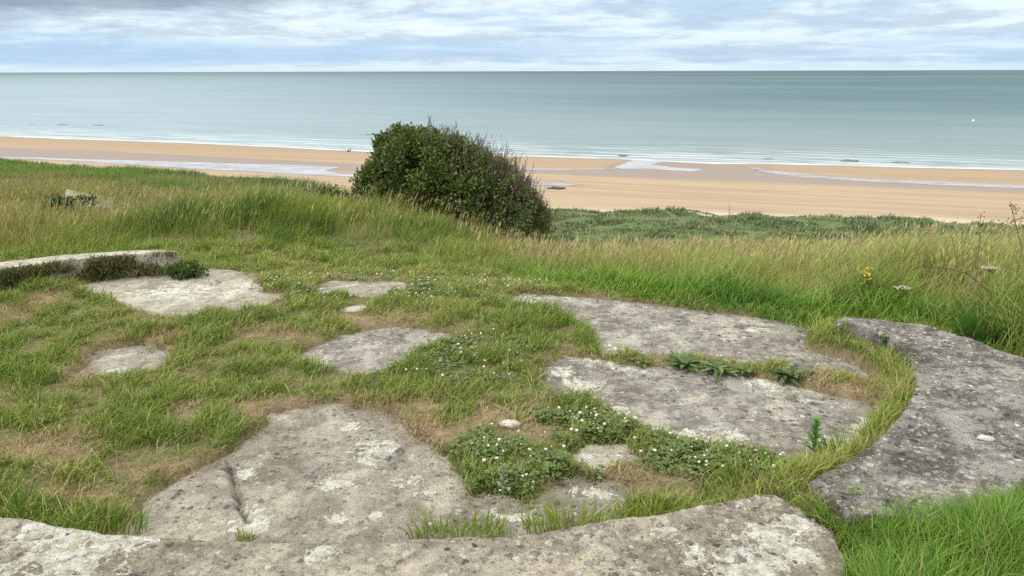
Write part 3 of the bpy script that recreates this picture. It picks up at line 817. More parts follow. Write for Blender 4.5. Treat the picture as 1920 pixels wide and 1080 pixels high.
# right rim
IN_R2 = smooth_line(resample(IN_R, 60), 4)
OUT_R = np.array([at(1578, 962, .2), (1.62, 2.47), (2.1, 2.70), (2.58, 3.17), (2.95, 3.65), (3.08, 4.1), at(1900, 667, .2), at(1830, 641, .2), at(1730, 609, .2), at(1640, 597, .2), at(1575, 596, .2)])
make_wall(IN_R2, OUT_R, .2, M_WALLR, 'thick curved wall of grey pebbly concrete sweeping up the right side', 300, 40, 800, pebr=(0.006, 0.017),
          lich=[])
# low rim at the back left
IN_B = np.array([at(p[0], p[1], .2) for p in [(-160, 519), (0, 502), (120, 485), (230, 475), (300, 471.5), (332, 471)]])
OUT_B = np.array([at(p[0], p[1], .2) for p in [(-160, 508), (0, 489), (120, 476), (230, 468), (300, 466), (335, 470)]])
make_wall(IN_B, OUT_B, .2, M_SLABP, 'low pale wall of concrete at the back left, seen edge on over the turf', 160, 12, 60, rough=.35)
# a far fragment in the meadow
zf = lambda x, y: -0.33 - 0.14 * (x - atY(115, 345, 13)[0]) * 1.0
FA, FB, FC, FD = atY(112, 347, 13.0), atY(215, 372, 12.6), atY(215, 366, 13.7), atY(118, 343, 13.9)
make_wall(np.array([FA[:2], FB[:2]]), np.array([FD[:2], FC[:2]]), 0, M_SLAB, 'small far fragment of concrete sticking out of the meadow at the upper left', 60, 14, 10, zbot=-0.95, zfun=zf)

# ------------------------------------------------------------------ loose stones
def stone(px, py, r, flat, c, label, z=None, group='loose stones of the gun pit'):
    zb = 0.03 if z is None else z
    x, y = at(px, py, zb)
    b = MB(); b.blob((x, y, zb + r * flat * .25), (r * 1.25, r * .8, r * flat), c, .22, 2, random.uniform(-.5, .5))
    o = b.build('stone', [M_STONE], loc=(x, y, zb - r * flat * .5), smooth=True)
    tag(o, label, 'stone', group)
stone(955, 797, .045, .5, (0.52, 0.48, 0.42), 'white lump of stone in the bare brown hollow')
stone(600, 622, .06, .3, (0.42, 0.38, 0.31), 'flat pale stone sunk in turf behind the small round concrete patch', .01)
stone(667, 580, .10, .18, (0.44, 0.41, 0.35), 'thin pale stone lying in the turf below the clover lane', .01)
stone(1846, 826, .028, .6, (0.50, 0.48, 0.43), 'bright white pebble lying on the thick right wall', .205)

# ------------------------------------------------------------------ blades
def blades(name, P, H, Wd, lean, ldir, c0, c1, mat, label=None, cat=None, kind='stuff', loc=None, parent=None, heads=None, curl=1.0, group=None, seg=2):
    """P (N,3) roots; each blade bends towards ldir by lean*H; heads: (length, width, colour) arrays of seed heads"""
    N = len(P)
    ang = RNG.uniform(0, 2 * math.pi, N)
    sx = np.cos(ang); sy = np.sin(ang)
    lx = np.cos(ldir) * lean * H; ly = np.sin(ldir) * lean * H
    def lev(t, w):
        hx = P[:, 0] + lx * t ** (1 + curl * .8); hy = P[:, 1] + ly * t ** (1 + curl * .8)
        hz = P[:, 2] + H * t * np.sqrt(np.clip(1 - (0.75 * lean * t) ** 2, .15, 1))
        a = np.stack([hx - sx * w * Wd, hy - sy * w * Wd, hz], 1); b = np.stack([hx + sx * w * Wd, hy + sy * w * Wd, hz], 1)
        return a, b, np.stack([hx, hy, hz], 1)
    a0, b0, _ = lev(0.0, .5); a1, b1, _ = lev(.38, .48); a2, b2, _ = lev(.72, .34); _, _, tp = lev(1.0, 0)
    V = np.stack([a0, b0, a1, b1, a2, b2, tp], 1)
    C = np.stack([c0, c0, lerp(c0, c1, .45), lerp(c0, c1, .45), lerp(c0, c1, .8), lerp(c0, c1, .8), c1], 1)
    base = (np.arange(N) * 7)[:, None]
    q = np.concatenate([base + np.array([[0, 1, 3, 2]]), base + np.array([[2, 3, 5, 4]])])
    t = base + np.array([[4, 5, 6]])
    V = V.reshape(-1, 3); C = C.reshape(-1, 3)
    if heads is not None:
        idx, hl, hw, hc = heads
        n2 = len(idx); T = tp[idx]
        dx = np.cos(ldir[idx]) * .45; dy = np.sin(ldir[idx]) * .45
        dv = np.stack([dx, dy, np.full(n2, .9)], 1)
        ax = np.stack([sx[idx], sy[idx], np.zeros(n2)], 1); bx = np.stack([-sy[idx], sx[idx], np.zeros(n2)], 1)
        st = T - dv * (hl * .35)[:, None]; en = T + dv * (hl * .65)[:, None]; md = T + dv * (hl * .05)[:, None]
        HV = np.stack([st, md + ax * hw[:, None] * .5, en, md - ax * hw[:, None] * .5, md + bx * hw[:, None] * .5, md - bx * hw[:, None] * .5], 1)
        o0 = len(V); bs = (np.arange(n2) * 6)[:, None] + o0
        q = np.concatenate([q, bs + np.array([[0, 1, 2, 3]]), bs + np.array([[0, 4, 2, 5]])])
        V = np.concatenate([V, HV.reshape(-1, 3)]); C = np.concatenate([C, np.repeat(hc, 6, 0)])
    o = mesh_obj(name, V, quads=q, tris=t, mats=[mat], col=C, loc=loc, parent=parent)
    if label: tag(o, label, cat, group, kind)
    return o

def in_view(x, y, z, mx=260, my=140):
    px, py, fw = project(x, y, z)
    return (px > -mx) & (px < 1920 + mx) & (py < 1080 + my) & (fw > .3)

G_GREEN = np.array([0.200, 0.300, 0.050]); G_DEEP = np.array([0.075, 0.155, 0.026]); G_OLIVE = np.array([0.315, 0.345, 0.095])
G_YEL = np.array([0.34, 0.36, 0.09]); G_STRAW = np.array([0.55, 0.45, 0.25]); G_BROWN = np.array([0.28, 0.185, 0.11])

def near_wall_block(x, y):
    """True on top of the concrete walls"""
    F_ = np.concatenate([IN_F2, OUT_F2[::-1]]); R_ = np.concatenate([IN_R2, OUT_R[::-1]]); B_ = np.concatenate([IN_B, OUT_B[::-1]])
    return (sdist(F_, x, y) < 0.01) | (sdist(R_, x, y) < 0.01) | (sdist(B_, x, y) < 0.01)

def colour_mix(x, y, seed, dry, lush, n):
    a = fbm(x * 1.6, y * 1.6, seed, 3); b = RNG.random(n)
    c = lerp(G_OLIVE, G_GREEN, sstep(.35, .68, a + (b - .5) * .5)[:, None])
    c = lerp(c, G_GREEN * .9, (lush * .7)[:, None])
    c = lerp(c, G_DEEP, (sstep(.62, .95, RNG.random(n)) * .6)[:, None])
    d = np.clip(dry * 1.1 + sstep(.80, .93, RNG.random(n)) * .75, 0, 1)
    c = lerp(c, lerp(G_STRAW, G_BROWN, RNG.random(n)[:, None] * .9), d[:, None])
    return c * RNG.uniform(.50, 1.40, (n, 1))

def make_turf():
    N = 640000
    x = RNG.uniform(-7.5, 3.0, N); y = RNG.uniform(2.2, 9.2, N)
    ts = tall_start(x); keep = (y < ts + .35) & in_view(x, y, 0 * x)
    # thin out with distance
    keep &= RNG.random(N) < np.clip(1.25 - (y - 2.5) / 9, .35, 1)
    x, y = x[keep], y[keep]
    sd = slab_sd(x, y)
    w = sd + 0.16 * (fbm(x * 6, y * 6, 13, 3) - .5) + 0.07 * (fbm(x * 30, y * 30, 14, 2) - .5)
    dryf = ell_field(DRY, x, y); n2 = fbm(x * 6, y * 6, 51, 3)
    dry = np.clip(dryf * 0.72 + (n2 - .5) * 2.4 * (dryf > .02), 0, 1)
    clump = fbm(x * 5.5, y * 5.5, 80, 3)
    dens = sstep(-.035, .03, w) * (1 - .40 * dry) * lerp(.35, 1, sstep(.30, .52, clump))
    keep = (RNG.random(len(x)) < dens) & ~near_wall_block(x, y)
    x, y, dry, clump, sd = x[keep], y[keep], dry[keep], clump[keep], sd[keep]
    n = len(x); lush = ell_field(LUSH, x, y)
    z = np.maximum(turf_z(x, y, sd), np.where(sd < 0, -.012, -9))
    dR = dist_line(IN_R2, x, y); dF = dist_line(IN_F, x, y)
    h = RNG.uniform(.022, .058, n) * lerp(.5, 1.9, sstep(.3, .7, clump)) * (1 + .55 * lush) * (1 - .5 * dry)
    er = sstep(.30, .05, dR) * (y > 2.8) * (fbm(x * 5, y * 5, 90, 3) > .44)
    h = np.where(er > .05, np.maximum(h, er * RNG.uniform(.05, .16, n)), h)
    ef = sstep(.25, .03, dF) * (x < -1.35)
    h = np.maximum(h, ef * RNG.uniform(.03, .11, n))
    far = sstep(6.3, 8, y); h = h * (1 + .5 * far)
    wd = RNG.uniform(.0030, .0062, n) * (1 + .5 * sstep(4, 8, y))
    c = colour_mix(x, y, 81, dry, np.maximum(lush, ef), n)
    c = lerp(c, lerp(G_YEL, G_OLIVE, RNG.random(n)[:, None]), (np.maximum(er * .7, ef * .4) * (RNG.random(n) > .3))[:, None])
    lean = RNG.uniform(.25, 1.15, n); ld = RNG.normal(0.25, 1.5, n)
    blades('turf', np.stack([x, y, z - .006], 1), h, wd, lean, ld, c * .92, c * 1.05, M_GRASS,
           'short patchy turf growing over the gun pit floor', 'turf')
    # dead thatch matted on the worn patches
    N = 260000; x = RNG.uniform(-5.5, 2.6, N); y = RNG.uniform(2.3, 7.4, N)
    sd = slab_sd(x, y); e = ell_field(DRY, x, y)
    p = np.clip(e * 1.1 + .12, 0, 1) * sstep(.30, .55, fbm(x * 7, y * 7, 96, 3)); p = np.maximum(p, .8 * sstep(.12, .0, np.abs(sd)) * sstep(.35, .5, fbm(x * 3, y * 3, 97, 2)))
    keep = (sd > -.05) & (RNG.random(N) < p * .55) & ~near_wall_block(x, y) & in_view(x, y, 0 * x) & (y < tall_start(x)); x, y, sd = x[keep], y[keep], sd[keep]; n = len(x)
    c = lerp(np.array([.42, .33, .20]), np.array([.22, .14, .09]), RNG.random(n)[:, None] ** 1.3); c = lerp(c, G_OLIVE, ((RNG.random(n) > .8) * .8)[:, None])
    blades('dead_thatch', np.stack([x, y, np.maximum(turf_z(x, y, sd), np.where(sd < .03, -.008, -9))], 1), RNG.uniform(.02, .05, n), RNG.uniform(.002, .004, n), RNG.uniform(.8, 1.9, n), RNG.uniform(0, 6.28, n), c, c, M_DRY,
           'dead brown thatch matted over the worn patches of turf', 'dead thatch')
    # long dry straws lying in the turf
    N = 9000; x = RNG.uniform(-5, 2.4, N); y = RNG.uniform(2.3, 7, N)
    sd = slab_sd(x, y); keep = (sd > .02) & ~near_wall_block(x, y) & in_view(x, y, 0 * x) & (fbm(x * 2, y * 2, 95, 3) > .44) & (y < tall_start(x)); x, y, sd = x[keep], y[keep], sd[keep]; n = len(x)
    c = lerp(G_STRAW, G_OLIVE * 1.2, (RNG.random(n) * .7)[:, None]) * RNG.uniform(.7, 1.1, (n, 1))
    blades('dry_straw', np.stack([x, y, turf_z(x, y, sd)], 1), RNG.uniform(.06, .17, n), np.full(n, .0024), RNG.uniform(.9, 1.7, n), RNG.normal(.5, 1.0, n), c * .8, c,
           M_DRY, 'thin dry straws lying across the turf', 'dry grass')
make_turf()

FRC = (.5 * (FA[0] + FB[0]), 12.2)
def make_tall():
    # bright verge and meadow
    N = 560000
    r = RNG.uniform(-.90, 1.40, N); y = 2.0 + 14.5 * RNG.random(N) ** 0.8; x = r * y * 1.0 + RNG.normal(0, .05, N)
    ts = tall_start(x)
    d = y - ts
    keep = (d > RNG.uniform(-.06, .06, N)) & ~near_wall_block(x, y) & (y > 1.8)
    yb = 16.5
    x, y, d = x[keep], y[keep], d[keep]
    n = len(x)
    z = turf_z(x, y, np.full(n, 1.0))
    a = fbm(x * .8, y * .8, 100, 4); b = fbm(x * 2.5, y * 2.5, 101, 3)
    right = sstep(-.6, .5, x)
    verge = sstep(1.1, .15, d) * right              # bright green strip behind the slabs
    h = lerp(.25, .35, sstep(.4, 2.0, d)) * lerp(.6, 1.3, a) * lerp(.8, 1.2, b)
    tus = fbm(x * 1.5, y * 1.5, 108, 3); h = h * lerp(.50, 1.28, sstep(.28, .62, tus))
    h = lerp(h, h * .92, 1 - right)
    h = lerp(h, lerp(.10, .23, sstep(0, .35, d)) * lerp(.8, 1.3, b), verge)
    h = h * lerp(.55, 1, sstep(-.1, .5, d))
    edge_r = sstep(2.55, 3.6, x) * sstep(8, 5.5, y); h = h * (1 + .15 * edge_r)
    h *= RNG.uniform(.55, 1.15, n)
    frag = sstep(.25, 1.1, np.hypot((x - FRC[0]) / 1.1, y - FRC[1])); h = h * lerp(.66, 1, frag)
    # a path-like dip keeps the low lane at the left
    wd = RNG.uniform(.0035, .0075, n) * (1 + .6 * sstep(7, 14, y)) * (1 + .5 * verge)
    t = RNG.random(n)
    meadow = lerp(lerp(G_OLIVE * 1.05, G_GREEN, (t * .9)[:, None]), G_STRAW * .85, (sstep(.55, .95, RNG.random(n)) * lerp(.5, .85, right))[:, None])
    meadow = lerp(meadow, G_YEL * .85, (sstep(.45, .7, a) * .4)[:, None])
    lush = lerp(np.array([.17, .30, .04]), np.array([.075, .18, .03]), (sstep(.35, .75, b) * .7)[:, None])
    yel = sstep(2.8, 3.6, x)[:, None] * .0
    c = lerp(meadow, lush, np.clip(verge * 1.1, 0, 1)[:, None])
    # left bank: vivid green grass in the middle, brown oat grass further left
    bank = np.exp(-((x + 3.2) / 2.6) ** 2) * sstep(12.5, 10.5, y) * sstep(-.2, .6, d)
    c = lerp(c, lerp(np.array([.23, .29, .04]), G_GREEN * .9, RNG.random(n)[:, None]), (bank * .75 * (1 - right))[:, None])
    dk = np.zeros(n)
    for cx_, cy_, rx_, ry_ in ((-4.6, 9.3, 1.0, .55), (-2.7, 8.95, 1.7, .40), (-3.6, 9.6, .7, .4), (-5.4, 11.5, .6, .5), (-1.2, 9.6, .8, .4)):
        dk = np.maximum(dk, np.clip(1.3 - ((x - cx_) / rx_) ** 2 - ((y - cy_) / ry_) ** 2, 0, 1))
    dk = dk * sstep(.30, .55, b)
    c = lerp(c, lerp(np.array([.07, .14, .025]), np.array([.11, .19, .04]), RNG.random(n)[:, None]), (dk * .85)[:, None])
    oat = sstep(-4.5, -6.5, x) * sstep(.3, 1, d)
    c = lerp(c, lerp(np.array([.36, .29, .14]), G_OLIVE, RNG.random(n)[:, None]), (oat * .6)[:, None])
    c = lerp(c, lerp(np.array([.12, .20, .035]), np.array([.20, .27, .05]), RNG.random(n)[:, None]), (sstep(.56, .70, fbm(x * .9, y * 1.3, 109, 3)) * .75)[:, None])
    c = c * RNG.uniform(.55, 1.38, (n, 1))
    lean = RNG.uniform(.25, 1.05, n); ld = RNG.normal(.3, 1.2, n)
    lean = lerp(lean, RNG.uniform(.4, 1.0, n), verge)
    vis = in_view(x, y, z, 330, 200) | (in_view(x, y, z, 1100, 300) & (x > 2))
    # thin with distance
    vis &= RNG.random(n) < lerp(1, .62, sstep(7, 14, y)) * lerp(.40, 1, np.maximum(sstep(.30, .50, tus), verge))
    k = vis & (x < 40)
    P = np.stack([x, y, z - .01], 1)
    vg = (verge > .35) & k; md = (verge <= .35) & k
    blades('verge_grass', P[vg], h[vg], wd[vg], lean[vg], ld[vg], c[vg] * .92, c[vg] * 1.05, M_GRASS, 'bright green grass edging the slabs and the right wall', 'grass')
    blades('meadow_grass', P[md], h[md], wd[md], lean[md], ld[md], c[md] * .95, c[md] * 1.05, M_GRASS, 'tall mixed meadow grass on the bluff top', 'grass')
    # flowering grasses
    N = 62000
    r = RNG.uniform(-.86, .86, N); y = 4.2 + 11.5 * RNG.random(N) ** .8; x = r * y
    d = y - tall_start(x); right = sstep(-.6, .5, x)
    a = fbm(x * 1.1, y * 1.1, 120, 3)
    keep = (d > lerp(.45, .75, right) - .6 * sstep(2.6, 3.4, x)) & ~near_wall_block(x, y) & (RNG.random(N) < lerp(.25, 1, sstep(.35, .6, a)) * lerp(.45, 1, np.maximum(right, sstep(-4.5, -6.5, x))))
    x, y, d = x[keep], y[keep], d[keep]; n = len(x); z = turf_z(x, y, np.full(n, 1.0))
    k = in_view(x, y, z, 330, 200); x, y, z = x[k], y[k], z[k]; n = len(x)
    h = RNG.uniform(.27, .50, n) * lerp(.75, 1.1, fbm(x * .8, y * .8, 100, 4)) * (1 + .12 * sstep(2.6, 3.6, x) * sstep(8, 5.5, y))
    hc = lerp(np.array([.60, .51, .29]), np.array([.47, .36, .21]), RNG.random(n)[:, None]); hc = lerp(hc, np.array([.46, .46, .19]), (RNG.random(n) > .5)[:, None] * .8)
    h = h * lerp(.3, 1, sstep(.25, 1.1, np.hypot((x - FRC[0]) / 1.1, y - FRC[1])))
    red = np.exp(-((x + 1.0) / 1.1) ** 2 - ((y - 10.4) / 1.3) ** 2)[:, None]; hc = lerp(hc, np.array([.40, .24, .15]), red * .8)
    c = lerp(G_STRAW * .8, G_OLIVE * 1.2, RNG.random(n)[:, None])
    blades('flowering_grass', np.stack([x, y, z], 1), h, np.full(n, .0026) * (1 + .5 * sstep(7, 13, y)), RNG.uniform(.15, .55, n), RNG.normal(.2, .7, n), c * .95, c, M_DRY,
           'pale seeding grass heads standing over the meadow', 'seed heads', heads=(np.arange(n), RNG.uniform(.05, .13, n) * np.clip(y / 7.5, .5, 1.1), RNG.uniform(.007, .016, n) * np.clip(y / 7.5, .45, 1.2), hc * RNG.uniform(.8, 1.15, (n, 1))))
make_tall()

def make_front_grass():
    # lush grass outside the walls at the lower right
    P_ = np.array([at(1470, 1180, .12), at(1585, 1040, .12), at(1530, 970, .12), at(1600, 968, .12), at(1700, 960, .12), at(1850, 945, .12), at(1960, 880, .12), at(2150, 800, .12), at(2300, 900, .12), at(2300, 1250, .12), at(1450, 1300, .12)])
    N = 90000
    x = RNG.uniform(P_[:, 0].min(), P_[:, 0].max(), N); y = RNG.uniform(P_[:, 1].min(), P_[:, 1].max(), N)
    sd = sdist(P_, x, y) + .06 * (fbm(x * 7, y * 7, 140, 2) - .5)
    dens = sstep(.01, -.06, sd) * lerp(.35, 1, sstep(.35, .55, fbm(x * 4, y * 4, 141, 3)))
    k = RNG.random(N) < dens; x, y, sd = x[k], y[k], sd[k]; n = len(x)
    z = np.full(n, .10)
    b = fbm(x * 4, y * 4, 141, 3)
    h = lerp(.07, .22, sstep(0, -.3, sd)) * lerp(.6, 1.3, b) * RNG.uniform(.55, 1.2, n)
    c = lerp(np.array([.21, .34, .05]), np.array([.10, .22, .03]), RNG.random(n)[:, None])
    c = lerp(c, G_STRAW * .8, (sstep(.86, .95, RNG.random(n)) * .8)[:, None]) * RNG.uniform(.75, 1.2, (n, 1))
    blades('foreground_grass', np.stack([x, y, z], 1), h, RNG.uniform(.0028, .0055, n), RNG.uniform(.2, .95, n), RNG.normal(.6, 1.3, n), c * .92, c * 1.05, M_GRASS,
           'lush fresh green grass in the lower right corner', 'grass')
make_front_grass()

def make_far_grass():
    # rough grass on the shoulder of the bluff at the left, and down the slope
    N = 170000
    r = RNG.uniform(-.9, .1, N); y = 14 * (52 / 14) ** RNG.random(N); x = r * y
    k = RNG.random(N) < .8; x, y = x[k], y[k]; n = len(x)
    yb = np.interp(x / y, [-1.2, -.69, -.47, -.23, -.1, 0.0, .3], [50, 44, 33, 22, 15, 12.4, 12])
    k = y < yb + 7; x, y, yb = x[k], y[k], yb[k]; n = len(x)
    z = turf_z(x, y, np.full(n, 1.0))
    a = fbm(x / 2.2, y / 2.2, 150, 4); b = fbm(x * 1.2, y * 1.2, 151, 3)
    lip = sstep(-7, -1, y - yb)
    h = lerp(.22, .5, a) * RNG.uniform(.6, 1.25, n) * (1 + .35 * lip * sstep(.48, .62, a)) * lerp(1, .62, sstep(18, 35, y))
    c = lerp(np.array([.28, .26, .11]), np.array([.16, .23, .055]), sstep(.4, .62, a)[:, None])
    c = lerp(c, lerp(np.array([.08, .15, .04]), np.array([.14, .19, .08]), b[:, None]), (lip * sstep(.42, .56, a))[:, None])
    c = lerp(c, lerp(np.array([.12, .22, .04]), np.array([.20, .29, .07]), b[:, None]), (sstep(22, 30, y) * sstep(-.42, -.52, x / y) * .8)[:, None])
    c = lerp(c, np.array([.24, .27, .18]), (lip * sstep(.55, .35, a) * .5)[:, None])
    c = c * RNG.uniform(.7, 1.2, (n, 1))
    blades('slope_grass', np.stack([x, y, z - .02], 1), h, RNG.uniform(.010, .022, n) * (y / 18), RNG.uniform(.2, .8, n), RNG.normal(.3, 1.2, n), c * .95, c * 1.05, M_GRASS,
           'rough grass and low scrub on the shoulder of the bluff', 'grass')
make_far_grass()

def make_dune_scrub():
    # low scrub at the foot of the bluff: leaf clusters over the hummocks
    N = 420000
    s = RNG.uniform(-160, 260, N); nn = RNG.uniform(88, 204, N)
    x = s * S_HAT[0] + nn * N_HAT[0]; y = s * S_HAT[1] + nn * N_HAT[1]
    foot = dune_foot(x, y)
    a = fbm(x / 5, y / 4, 160, 4); e = fbm(x / 1.6, y / 1.6, 161, 3)
    k = (nn < foot + 1.5) & (RNG.random(N) < sstep(.12, .36, a)) & (np.abs(x / y) < 1.0) & (x / y > -.3)
    gap = np.abs(x - atY(1258, 400, 170)[0] - .12 * (y - 170) - 2 * np.sin(y / 5)) < .8
    k &= ~(gap & (nn > 160))
    x, y, a, e, nn = x[k], y[k], a[k], e[k], nn[k]; n = len(x)
    z = ground_z(x, y)
    h = lerp(.38, 1.2, sstep(.35, .7, a)) * lerp(.6, 1.3, e) * RNG.uniform(.5, 1.2, n)
    c = lerp(np.array([.11, .17, .07]), np.array([.22, .27, .135]), sstep(.35, .65, e)[:, None])
    c = lerp(c, np.array([.07, .12, .05]), (sstep(.50, .72, a) * .7)[:, None])
    c = lerp(c, lerp(np.array([.10, .19, .05]), np.array([.24, .25, .12]), fbm(x / 9, y / 6, 165, 3)[:, None]), .35)
    c = lerp(c, np.array([.36, .31, .18]), (sstep(.82, .95, RNG.random(n)) * .7)[:, None])
    c = c * RNG.uniform(.7, 1.25, (n, 1))
    blades('dune_scrub', np.stack([x, y, z - .1], 1), h, RNG.uniform(.12, .34, n), RNG.uniform(.3, 1.0, n), RNG.normal(.2, 1.4, n), c * .95, c * 1.05, M_LEAF,
           'grey green scrub covering the dunes at the foot of the bluff', 'scrub')
make_dune_scrub()

# ------------------------------------------------------------------ clover
def make_clover():
    N = 52000
    L = np.array(CLOVER)
    i = RNG.integers(0, len(L), N); an = RNG.uniform(0, 2 * math.pi, N); rr = np.sqrt(RNG.random(N)) * 1.35
    x = L[i, 0] + np.cos(an) * rr * L[i, 2]; y = L[i, 1] + np.sin(an) * rr * L[i, 3]
    sd = slab_sd(x, y); k = (sd > -.02) & ~near_wall_block(x, y) & (fbm(x * 6, y * 6, 170, 3) + .25 * (1 - rr) + RNG.normal(0, .10, N) > .58); x, y, sd = x[k], y[k], sd[k]; n = len(x)
    z = turf_z(x, y, sd) + RNG.uniform(.008, .050, n)
    # three round leaflets each: 5-gon fans
    V = []; C = []
    r = RNG.uniform(.0032, .0062, n) * (1 + .5 * sstep(4.5, 7, y)); a0 = RNG.uniform(0, 2 * math.pi, n); tx = RNG.normal(0, .35, n); ty = RNG.normal(0, .35, n)
    c = lerp(np.array([.085, .140, .035]), np.array([.19, .245, .065]), RNG.random(n)[:, None])
    for j in range(3):
        cx = x + np.cos(a0 + j * 2.094) * r; cy = y + np.sin(a0 + j * 2.094) * r
        ring = []
        for q in range(6):
            th = q * math.pi / 3
            vx = cx + np.cos(th) * r; vy = cy + np.sin(th) * r
            ring.append(np.stack([vx, vy, z + tx * (vx - x) + ty * (vy - y)], 1))
        V.append(np.stack(ring, 1)); C.append(np.repeat(c[:, None], 6, 1))
    V = np.concatenate(V); C = np.concatenate(C); m = len(V); b = (np.arange(m) * 6)[:, None]
    q = np.concatenate([b + np.array([[0, 1, 2, 3]]), b + np.array([[0, 3, 4, 5]])])
    o = mesh_obj('clover_leaves', V.reshape(-1, 3), quads=q, mats=[M_LEAF], col=C.reshape(-1, 3))
    tag(o, 'dark clover leaves carpeting parts of the turf', 'clover', kind='stuff')
    # white flower heads
    cnt = [46, 52, 26, 40, 150, 22, 16]
    b = MB()
    for e, k in zip(CLOVER, cnt):
        for _ in range(k):
            an = random.uniform(0, 2 * math.pi); rr = math.sqrt(random.random()) * 1.25
            px, py = e[0] + math.cos(an) * rr * e[2], e[1] + math.sin(an) * rr * e[3]
            A_ = np.array([px]); B_ = np.array([py]); s = slab_sd(A_, B_)
            if s[0] < .0 or near_wall_block(A_, B_)[0]: continue
            h = random.uniform(.04, .085); zz_ = float(turf_z(A_, B_, s)[0])
            lx, ly = random.gauss(0, .012), random.gauss(0, .012)
            rad = random.uniform(.0045, .0100)
            w = random.uniform(.75, 1)
            b.tube([(px, py, zz_), (px + lx * .4, py + ly * .4, zz_ + h * .6), (px + lx, py + ly, zz_ + h)], .0012, (.10, .16, .04), 3)
            b.blob((px + lx, py + ly, zz_ + h), (rad, rad, rad * .85), (.72 * w, .69 * w, .60 * w), .2, 1)
    o = b.build('clover_flowers', [M_CLOTH]); tag(o, 'tiny white clover flowers dotted over the turf', 'clover flowers', kind='stuff')
make_clover()

# ------------------------------------------------------------------ single tufts and weeds
def tuft(px, py, z, rad, n, h, c, label, spread=.8, wd=.005, dryp=.1, ell=1.0):
    x0, y0 = at(px, py, z)
    an = RNG.uniform(0, 2 * math.pi, n); rr = rad * np.sqrt(RNG.random(n))
    x = x0 + np.cos(an) * rr * ell; y = y0 + np.sin(an) * rr * .5
    P = np.stack([x, y, np.full(n, z - .02)], 1)
    H = h * RNG.uniform(.45, 1.1, n); ld = np.arctan2(y - y0, (x - x0) / ell) + RNG.normal(0, .6, n)
    cc = np.array(c) * RNG.uniform(.7, 1.2, (n, 1)); cc = lerp(cc, G_STRAW, ((RNG.random(n) < dryp) * .8)[:, None])
    return blades('grass_tuft', P, H, np.full(n, wd) * RNG.uniform(.7, 1.2, n), RNG.uniform(.1, 1, n) * spread, ld, cc * .92, cc * 1.05, M_GRASS, label, 'grass tuft', None, loc=(x0, y0, z - .02), group='grass tufts of the gun pit')
YG = (.24, .32, .045); GG = (.13, .24, .035)
tuft(855, 1000, .02, .16, 190, .13, YG, 'yellow green grass tuft behind the front wall, left of the wider one', ell=1.3)
tuft(1075, 990, .03, .17, 260, .13, YG, 'wide yellow green grass tuft behind the front wall, below the clover clump', ell=1.3)
tuft(1215, 965, .03, .12, 170, .12, YG, 'yellow green grass tuft behind the front wall, nearest its broken right end', ell=1.2)
tuft(455, 1002, .02, .04, 45, .05, (.30, .34, .06), 'tiny yellowish grass tuft growing in the crack of the lichened slab')
tuft(180, 985, .04, .16, 230, .12, (.17, .27, .04), 'fresh green grass tuft behind the left end of the front wall', ell=1.3)
tuft(20, 950, .04, .13, 220, .11, (.13, .25, .035), 'dark green grass tuft at the left edge, behind the front wall', ell=1.2)
tuft(1500, 945, .08, .13, 260, .10, GG, 'grass tuft filling the gap between the front wall and the right wall', ell=1.2, spread=1.0)
tuft(1548, 985, .10, .11, 260, .13, GG, 'dense grass tuft hiding the near end of the thick right wall', ell=1.1, spread=1.0)
tuft(1620, 990, .10, .16, 420, .17, (.17, .30, .04), 'fresh grass tuft climbing the outer foot of the right wall', ell=1.3, spread=1.0)
tuft(1440, 900, .04, .22, 360, .13, (.16, .27, .04), 'long leaning grass tuft inside the pit, left of the gap in the walls', ell=1.3, spread=.9)
tuft(1590, 850, .05, .13, 220, .14, (.19, .27, .05), 'upright grass tuft at the foot of the right wall, right of the leafy weed', ell=1.2)
tuft(1690, 670, .05, .14, 200, .15, (.22, .26, .06), 'yellowing grass tuft leaning against the upper right wall', ell=.8, dryp=.3)
tuft(1640, 640, .05, .10, 130, .12, (.24, .23, .08), 'dry grass tuft at the far end of the right wall', dryp=.5)
tuft(110, 880, .03, .1, 110, .08, (.2, .2, .07), 'straggly half dry grass tuft in the beige bare patch', dryp=.5)
tuft(1925, 640, .16, .16, 260, .30, (.33, .36, .10), 'pale straw coloured grass tuft hanging over the right wall', spread=1.1, dryp=.4, wd=.006)
tuft(1840, 640, .14, .16, 260, .27, (.09, .19, .03), 'dark green broad bladed grass tuft behind the right wall', wd=.009, spread=.8)

def plant(name, label, cat, px, py, z, build, mat, group=None):
    x, y = at(px, py, z); b = MB(); build(b, x, y, z)
    o = b.build(name, [mat], loc=(x, y, z - .01)); tag(o, label, cat, group); return o
def rosette(n, L, Wd, c, up=.5):
    def f(b, x, y, z):
        for i in range(n):
            an = i * 2.4 + random.uniform(-.3, .3); u = random.uniform(.25, 1.0) * up
            cc = np.array(c) * random.uniform(.55, 1.45)
            b.leaf((x + random.gauss(0, .01), y + random.gauss(0, .01), z), (math.cos(an), math.sin(an), u), L * random.uniform(.6, 1.15), Wd, cc, .35, .35, 4)
    return f
TH = (.10, .165, .05)
G_ = 'thistles in the crack between the slabs'
plant('thistle', 'first small spiky thistle at the left end of the crack between the slabs', 'thistle', 1200, 680, 0.02, rosette(12, .10, .035, (.15, .22, .06), .9), M_LEAF, G_)
plant('thistle', 'tall spiky thistle left of the middle of the crack between the slabs', 'thistle', 1282, 688, 0.02, rosette(26, .17, .042, TH, 1.2), M_LEAF, G_)
plant('thistle', 'wide low thistle in the middle of the crack between the slabs', 'thistle', 1345, 694, 0.02, rosette(24, .15, .040, (.11, .18, .05), .8), M_LEAF, G_)
